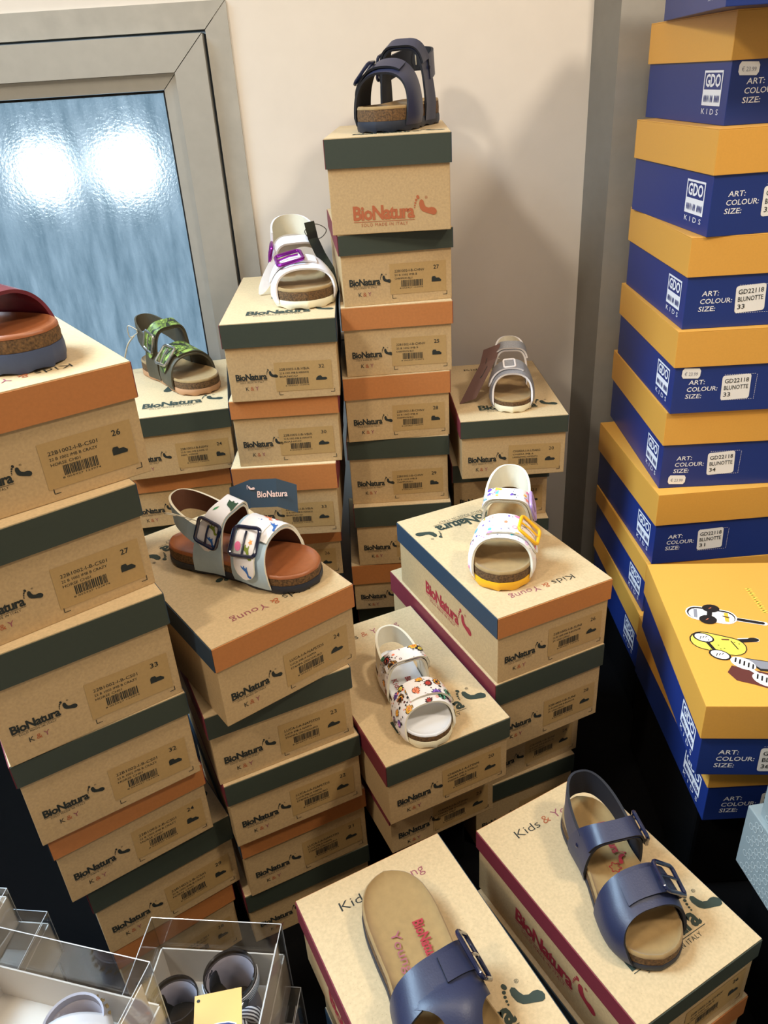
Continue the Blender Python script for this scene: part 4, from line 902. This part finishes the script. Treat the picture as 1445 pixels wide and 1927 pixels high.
# loose strap that hangs down at the left
def loose(t, k):
    u = (t + 1) / 2; a = Vector((.026, .022, .052)); b_ = Vector((-.056, .000, .0015)); p = a.lerp(b_, u); p.z += .034 * math.sin(math.pi * u) * (1 - .45 * u); return p + Vector((-.545, .157, .825)).normalized() * (k - .5) * .016
sd.strap('loose_ankle_strap', loose, -1, 1, 0, 1, .0022, WHITEL, CREAM, WHITEL, nt_=26, nk=4, ref=.1, wfun=round_end)
p_ = sd.A(-.66, .2); sd.strap('buckle_tab', sd.A, -.80, -.45, -.0 + .1, .9, .002, WHITEL, CREAM, WHITEL, off=.003, nt_=10)
sd.buckle(sd.A, -.62, .5, .0105, .0125, .0021, PURPLE, off=.0075, rot=.2)
sd.string([(.020, .020, .062), (.014, .014, .074), (.028, .010, .082), (.042, .012, .074), (.036, .016, .064), (.022, .018, .060)], m=KHAKI)
sd.card([(.0200, .006, .086), (.0225, .000, .066), (.029, -.010, .048), (.038, -.022, .030), (.040, -.030, .010)], (.014, .010, .0), TAG_G, (-.5, -.8, .3), label='dark green folded hang tag')
# ---- silver sandal
sd = Sandal('strap_sandal', 'silver glitter sandal with white edging on the back right kraft box', .180, .981, 1.1961, -7.0, .145)
sd.sole(CREAM_S, CORK, SUEDE, hs=.062, ct=.040)
two_strap(sd, -1, SILVER, WHITEL, WHITEL, SILVER, CREAM, WHITEL, Hf=.30, Ha=.40, Hh=.32, hr=.06, th=.0026, bk=False, velcro=True, hw_=.11)
sd.buckle(sd.F, -.05, .45, .0075, .0085, .0013, WHITEL, off=.0062, pin=False)
sd.string([(-.022, .022, .055), (-.030, .012, .062), (-.026, .002, .056), (-.016, .006, .050)], r=.0009, m=CREAM)
sd.card([(-.026, .004, .068), (-.031, -.004, .050), (-.041, -.014, .034), (-.052, -.026, .016), (-.060, -.034, .003)], (.023, .002, .008), TAG_B, (.1, -.85, .5), label='brown card hang tag with dark print', prints=[('made with natural cork', .18, -.004, .016, .0014, INK, True), ('soft leather lining', .35, .002, .016, .0014, INK, True), ('FOOT', .5, .0, .018, 0, INK, True)])
# ---- navy sandal on the tall stack
sd = Sandal('buckle_sandal', 'navy buckle sandal standing on top of the tall central stack', .0190, 1.022, 1.5416, -24.0, .178, wf=1.14)
sd.sole(NAVY_S, CORK, SUEDE, hs=.065, ct=.070)
two_strap(sd, -1, NAVY, NAVY_I, NAVY_I, NAVY, NAVY, NAVY_G, Hf=.32, Ha=.44, Hh=.36, hr=.06, th=.0026, hw_=.15, wback=.09)
for dx in (-.004, .005): sd.string([(dx, .0690, .088), (dx * 1.1, .0665, .078), (dx * 1.2, .0690, .068)], r=.0008)
# ---- burgundy mule cut off by the left picture edge
sd = Sandal('slide_sandal', 'burgundy one strap sandal with blue sole on the left front kraft box', -.2365, .5735, 1.4250, 63.0, .182)
sd.sole(BLUE_S, CORK, BROWNL, hs=.085, ct=.055)
T = sd.band(.42, .80, .40, .86, .25, px=.85, pz=.72, slope=.3)
sd.strap('instep_strap', T, -1, 1, 0, 1, .0028, WINE, WINE, WINE)

# ------------------------------------------------------------------ clear gift boxes with baby shoes at the lower left
def clear_box(x, y, z, w, d, h, yaw, label, tray=.45, parts=True):
    """transparent lid over a white card tray; x, y is the back right corner"""
    a = R(yaw); c, s = math.cos(a), math.sin(a); lx, ly = -w / 2, -d / 2
    root = empty('gift_box', (x + lx * c - ly * s, y + lx * s + ly * c, z), a); tag(root, label, 'box', 'clear boxes of baby shoes')
    t = .0009; mb = MB(); i = .0018; th = h * tray; tw = .0012
    mb.box((0, 0, tw / 2 + .0005), (w - 2 * i, d - 2 * i, tw), CARD_W)
    for cc, dd in (((0, -d / 2 + i + tw / 2, th / 2), (w - 2 * i, tw, th)), ((0, d / 2 - i - tw / 2, th / 2), (w - 2 * i, tw, th)), ((-w / 2 + i + tw / 2, 0, th / 2), (tw, d - 2 * i, th)), ((w / 2 - i - tw / 2, 0, th / 2), (tw, d - 2 * i, th))): mb.box(cc, dd, CARD_W)
    o = mb.build('card_tray', root); o['label'] = 'white card tray'
    mb = MB(); mb.box((w / 2 - i - tw * 1.6, 0, h * .46), (tw * .6, d * .80, h * .84), CARD_W); o = mb.build('end_card', root); o['label'] = 'white end card'
    mb = MB(); mb.box((0, 0, h - t / 2), (w, d, t), CLEAR)
    for cc, dd in (((0, -d / 2 + t / 2, h / 2 - t / 2), (w, t, h - t)), ((0, d / 2 - t / 2, h / 2 - t / 2), (w, t, h - t)), ((-w / 2 + t / 2, 0, h / 2 - t / 2), (t, d - 2 * t, h - t)), ((w / 2 - t / 2, 0, h / 2 - t / 2), (t, d - 2 * t, h - t))): mb.box(cc, dd, CLEAR)
    o = mb.build('clear_cover', root); o['label'] = 'transparent plastic cover'
    mb = MB()   # folded plastic edges
    X, Y = w / 2 - .0004, d / 2 - .0004
    for p, q in (((-X, -Y, h), (X, -Y, h)), ((X, -Y, h), (X, Y, h)), ((X, Y, h), (-X, Y, h)), ((-X, Y, h), (-X, -Y, h)), ((X, Y, 0), (X, Y, h)), ((X, -Y, 0), (X, -Y, h))): mb.tube([p, q], .0004, MATS['fold_edge'], 5)
    mb.build('folded_edges', root)
    return root
mat('fold_edge', 'C9CCD0', 0.2, metal=0.2)
def baby_shoe(x, y, z, yaw, L, label, upper, lining, trim=None, bow=False, cap_=1.0):
    root = empty('baby_shoe', (x, y, z), R(yaw)); tag(root, label, 'shoe', 'baby shoes in the clear boxes')
    n = 40; P = []
    for i in range(n):
        a = 2 * math.pi * i / n; q = .5 - .5 * math.cos(a); sg = 0 if i in (0, n // 2) else (1 if a < math.pi else -1); P.append((sg * hw(q) * L * 1.1, (.5 - q) * L))
    mb = MB(); vs = [(x_, y_, 0) for x_, y_ in P] + [(x_, y_, .006) for x_, y_ in P]; fs = [(i, (i + 1) % n, n + (i + 1) % n, n + i) for i in range(n)] + [tuple(range(n))[::-1], tuple(range(n, 2 * n))]
    mb.add(vs, fs, trim or upper); fixn(mb.build('sole', root, smooth=True))
    cy, rx, ry, H = .20 * L, .225 * L, .225 * L, .36 * L * cap_; mb = MB(); m = 9; vs = []
    for r in range(m):
        u = r / (m - 1)
        for i, (x_, y_) in enumerate(P):
            a = 2 * math.pi * i / n; ex, ey = rx * math.sin(a), cy + ry * math.cos(a); b_ = u ** 1.7; bul = 1 + .10 * math.sin(math.pi * min(u * 1.3, 1))
            vs.append(((x_ * (1 - b_)) * bul + ex * b_, y_ * (1 - b_) * (1.02 if u < .5 else 1) + ey * b_, .006 + H * (1 - (1 - u) ** 1.6)))
    fs = [(r * n + i, r * n + (i + 1) % n, (r + 1) * n + (i + 1) % n, (r + 1) * n + i) for r in range(m - 1) for i in range(n)]
    mb.add(vs, fs, upper); mb.build('upper', root, smooth=True)
    mb = MB(); vs = []
    for k, z_ in ((.985, .006 + H), (.90, .006 + H * .95), (.90, .006 + H * .5), (1.0, .012)):
        vs += [(rx * k * math.sin(2 * math.pi * i / n), cy + ry * k * math.cos(2 * math.pi * i / n), z_) for i in range(n)]
    fs = [(r * n + i, r * n + (i + 1) % n, (r + 1) * n + (i + 1) % n, (r + 1) * n + i) for r in range(3) for i in range(n)]; mb.add(vs, fs, lining); mb.build('lining', root, smooth=True)
    mb = MB(); v = [(rx * .97 * math.sin(2 * math.pi * i / n), cy + ry * .97 * math.cos(2 * math.pi * i / n), .0125) for i in range(n)]; mb.add(v, [tuple(range(n))], INSOLE_D if bow else lining); mb.build('insole', root)
    # ankle strap round the opening
    mb = MB(); vs = []
    for k, dz in ((1.04, -.006), (1.10, 0), (1.06, .007), (.99, .006), (.99, -.004)):
        vs += [(rx * k * math.sin(2 * math.pi * i / n), cy + ry * k * math.cos(2 * math.pi * i / n), .006 + H + dz) for i in range(n)]
    fs = [(r * n + i, r * n + (i + 1) % n, ((r + 1) % 5) * n + (i + 1) % n, ((r + 1) % 5) * n + i) for r in range(5) for i in range(n)]; mb.add(vs, fs, upper); mb.build('collar', root, smooth=True)
    return root, (rx, ry, cy, .006 + H)
def ribbon(root, pts, wv, name, m=None, th=.0008):
    mb = MB(); N = len(pts); arc = 0; vs = []; pat = []; nk = 4
    for i, p in enumerate(pts):
        p = Vector(p); arc += (p - Vector(pts[i - 1])).length if i else 0; w_ = Vector(wv[i] if isinstance(wv, list) else wv)
        for k in range(nk + 1): vs.append(p + w_ * (k / nk - .5)); pat.append((arc, w_.length * k / nk, 0))
    fs = [(i * (nk + 1) + k, i * (nk + 1) + k + 1, (i + 1) * (nk + 1) + k + 1, (i + 1) * (nk + 1) + k) for i in range(N - 1) for k in range(nk)]
    mb.add(vs, fs, m or STRIPE, pat=pat); o = mb.build(name, root, smooth=True)
    md = o.modifiers.new('thickness', 'SOLIDIFY'); md.thickness = th; return o
def bow_on(root, p, sc_, tilt=0):
    e = empty_part = MB(); p = Vector(p)
    for sg in (-1, 1):
        pts = []; 
        for i in range(17):
            u = i / 16; pts.append(p + Vector((sg * .024 * math.sin(math.pi * u), -.004 - .002 * sg, .0075 * math.sin(2 * math.pi * u))) * sc_)
        wv = [Vector((0, .013 * (.45 + .55 * math.sin(math.pi * i / 16)), .004)) * sc_ for i in range(17)]
        ribbon(root, pts, wv, 'bow_loop')
        pts = [p + Vector((sg * .004 + sg * .012 * u, -.004 - .020 * u, .002 - .012 * u * u)) * sc_ for u in [k / 8 for k in range(9)]]
        ribbon(root, pts, [Vector((.011, sg * .004, 0)) * sc_ * (.5 + .5 * k / 8) for k in range(9)], 'bow_tail')
    mb = MB(); mb.tube([p + Vector((0, -.009, .002)) * sc_, p + Vector((0, -.004, .006)) * sc_, p + Vector((0, .002, .002)) * sc_], [.003 * sc_, .0042 * sc_, .003 * sc_], STRIPE, 10); mb.build('bow_knot', root, smooth=True)

Z2 = .895
clear_box(-.108, .4165, Z2, .114, .110, .088, -7, 'clear box holding the black baby shoes with striped bows', tray=.55)
clear_box(-.101, .4145, .815, .116, .110, .0795, -7, 'clear box of baby shoes with white cord, under the striped bow box', tray=.3)
clear_box(-.106, .4160, TABLE_Z, .116, .110, .0705, -7, 'lowest clear box in the stack with the striped bow shoes', tray=.6)
r_, q_ = baby_shoe(-.1538, .3718, Z2 + .0022, -7, .090, 'black baby shoe with striped bow, farther of the pair', BLACKP, GREYL, BLACKP, True, 1.6)
bow_on(r_, (.0130, -.007, q_[3] + .002), .75)
ribbon(r_, [((q_[0] * 1.14) * math.sin(R(a)), q_[2] + q_[1] * 1.14 * math.cos(R(a)), q_[3] - .002) for a in range(60, 260, 10)], (0, 0, .010), 'striped_band')
r_, q_ = baby_shoe(-.2001, .3644, Z2 + .0022, -7, .083, 'black baby shoe with striped bow, nearer of the pair', BLACKP, GREYL, BLACKP, True, 1.25)
bow_on(r_, (.006, -.012, q_[3] - .004), .60)
# sales card in front of the bow
card = empty('sales_card', (-.1485, .3312, Z2 + .0893), R(8)); tag(card, 'kraft coloured sales card with a round blue logo on the striped bow box', 'card')
M_ = Matrix.Rotation(R(24), 4, 'X')
mb = MB(); mb.box((0, 0, .0004), (.036, .062, .0008), TAG_K); cb_ = mb.build('card_sheet', card); cb_.matrix_local = Matrix.Identity(4)
mb = MB(); v, f = poly(circ(-.015, .0265, .0013, n=12)); mb.add(v, f, INK, top_M(0, 0, .0008)); mb.build('punched_hole', cb_)
mb = MB()
sh = [(-.0135, -.012), (-.0125, -.0065), (-.008, -.0045), (0, -.0035), (.008, -.0040), (.0130, -.0060), (.0135, -.012), (.012, -.0175), (.006, -.0195), (-.006, -.0195), (-.012, -.0175)]
v, f = poly([(x_ * 1.07, -.0115 + (y_ + .0115) * 1.1) for x_, y_ in sh]); mb.add(v, f, WHITE, top_M(0, .010, .0008)); v, f = poly(sh); mb.add(v, f, NAVY_INK, top_M(0, .010, .0008, e=.0004))
v, f = fit_text('chicco', .0235, .0066, bold=.02); mb.add(v, f, WHITE, top_M(-.0117, -.0048, .0008, e=.0006)); v, f = poly(circ(-.0045, .0035, .0011, n=12)); mb.add(v, f, RED_INK, top_M(0, 0, .0008, e=.0007)); mb.build('card_logo', cb_)
# white cord inside the middle box
mb = MB(); pts = []
for k in range(2):
    mb.tube([(-.1035 + .0011 * math.cos(i * .9 + k * math.pi), .405 - i * .0016, .8205 + .0011 * math.sin(i * .9 + k * math.pi)) for i in range(52)], .0014, ROPE, 6)
tag(mb.build('cord', smooth=True), 'twisted white cord inside the clear box under the striped bow shoes', 'cord')
# large clear box in front, with a pale shoe
Z1 = Z2 + .0895
clear_box(-.1810, .3330, Z1, .150, .105, .090, -16, 'large clear box with a pale grey baby shoe at the bottom left', tray=.45)
clear_box(-.2480, .3560, TABLE_Z, .100, .100, Z1 - TABLE_Z - .0005, -12, 'clear box under the left part of the pale shoe box', tray=.4)
r_, q_ = baby_shoe(-.2430, .2983, Z1 + .0022, -16, .088, 'pale grey baby shoe with gold beaded trim and white strap', PALE, GREYL, WHITEL, False, 1.25)
mb = MB()
for i in range(46):
    a = 2 * math.pi * i / 46; bx_, by_, bz_ = q_[0] * 1.17 * math.sin(a), q_[2] + q_[1] * 1.17 * math.cos(a), q_[3] - .002 + .0022 * (i % 2)
    mb.add([(bx_ + p[0] * .0015, by_ + p[1] * .0015, bz_ + p[2] * .0015) for p in ((1, 0, 0), (-1, 0, 0), (0, 1, 0), (0, -1, 0), (0, 0, 1), (0, 0, -1))], [(0, 2, 4), (2, 1, 4), (1, 3, 4), (3, 0, 4), (2, 0, 5), (1, 2, 5), (3, 1, 5), (0, 3, 5)], GOLD)
mb.build('beaded_trim', r_)
ribbon(r_, [(-.034 + .060 * u, -.012 + .050 * u - .012 * u * u, .030 + (q_[3] - .026) * u + .022 * math.sin(math.pi * u)) for u in [k / 14 for k in range(15)]], (.009, -.009, .004), 'white_strap', WHITEL, .0015)
# two small clear boxes at the far left
clear_box(-.3700, .5090, TABLE_Z, .11, .09, .090, -8, 'small clear box at the far left, lower of two', tray=.75)
clear_box(-.3560, .5020, TABLE_Z + .0905, .11, .085, .065, -8, 'small clear box at the far left, set back on another', tray=.75)
clear_box(-.3780, .4930, TABLE_Z + .156, .11, .09, .050, -8, 'small clear box at the left picture edge, topmost of three', tray=.8)
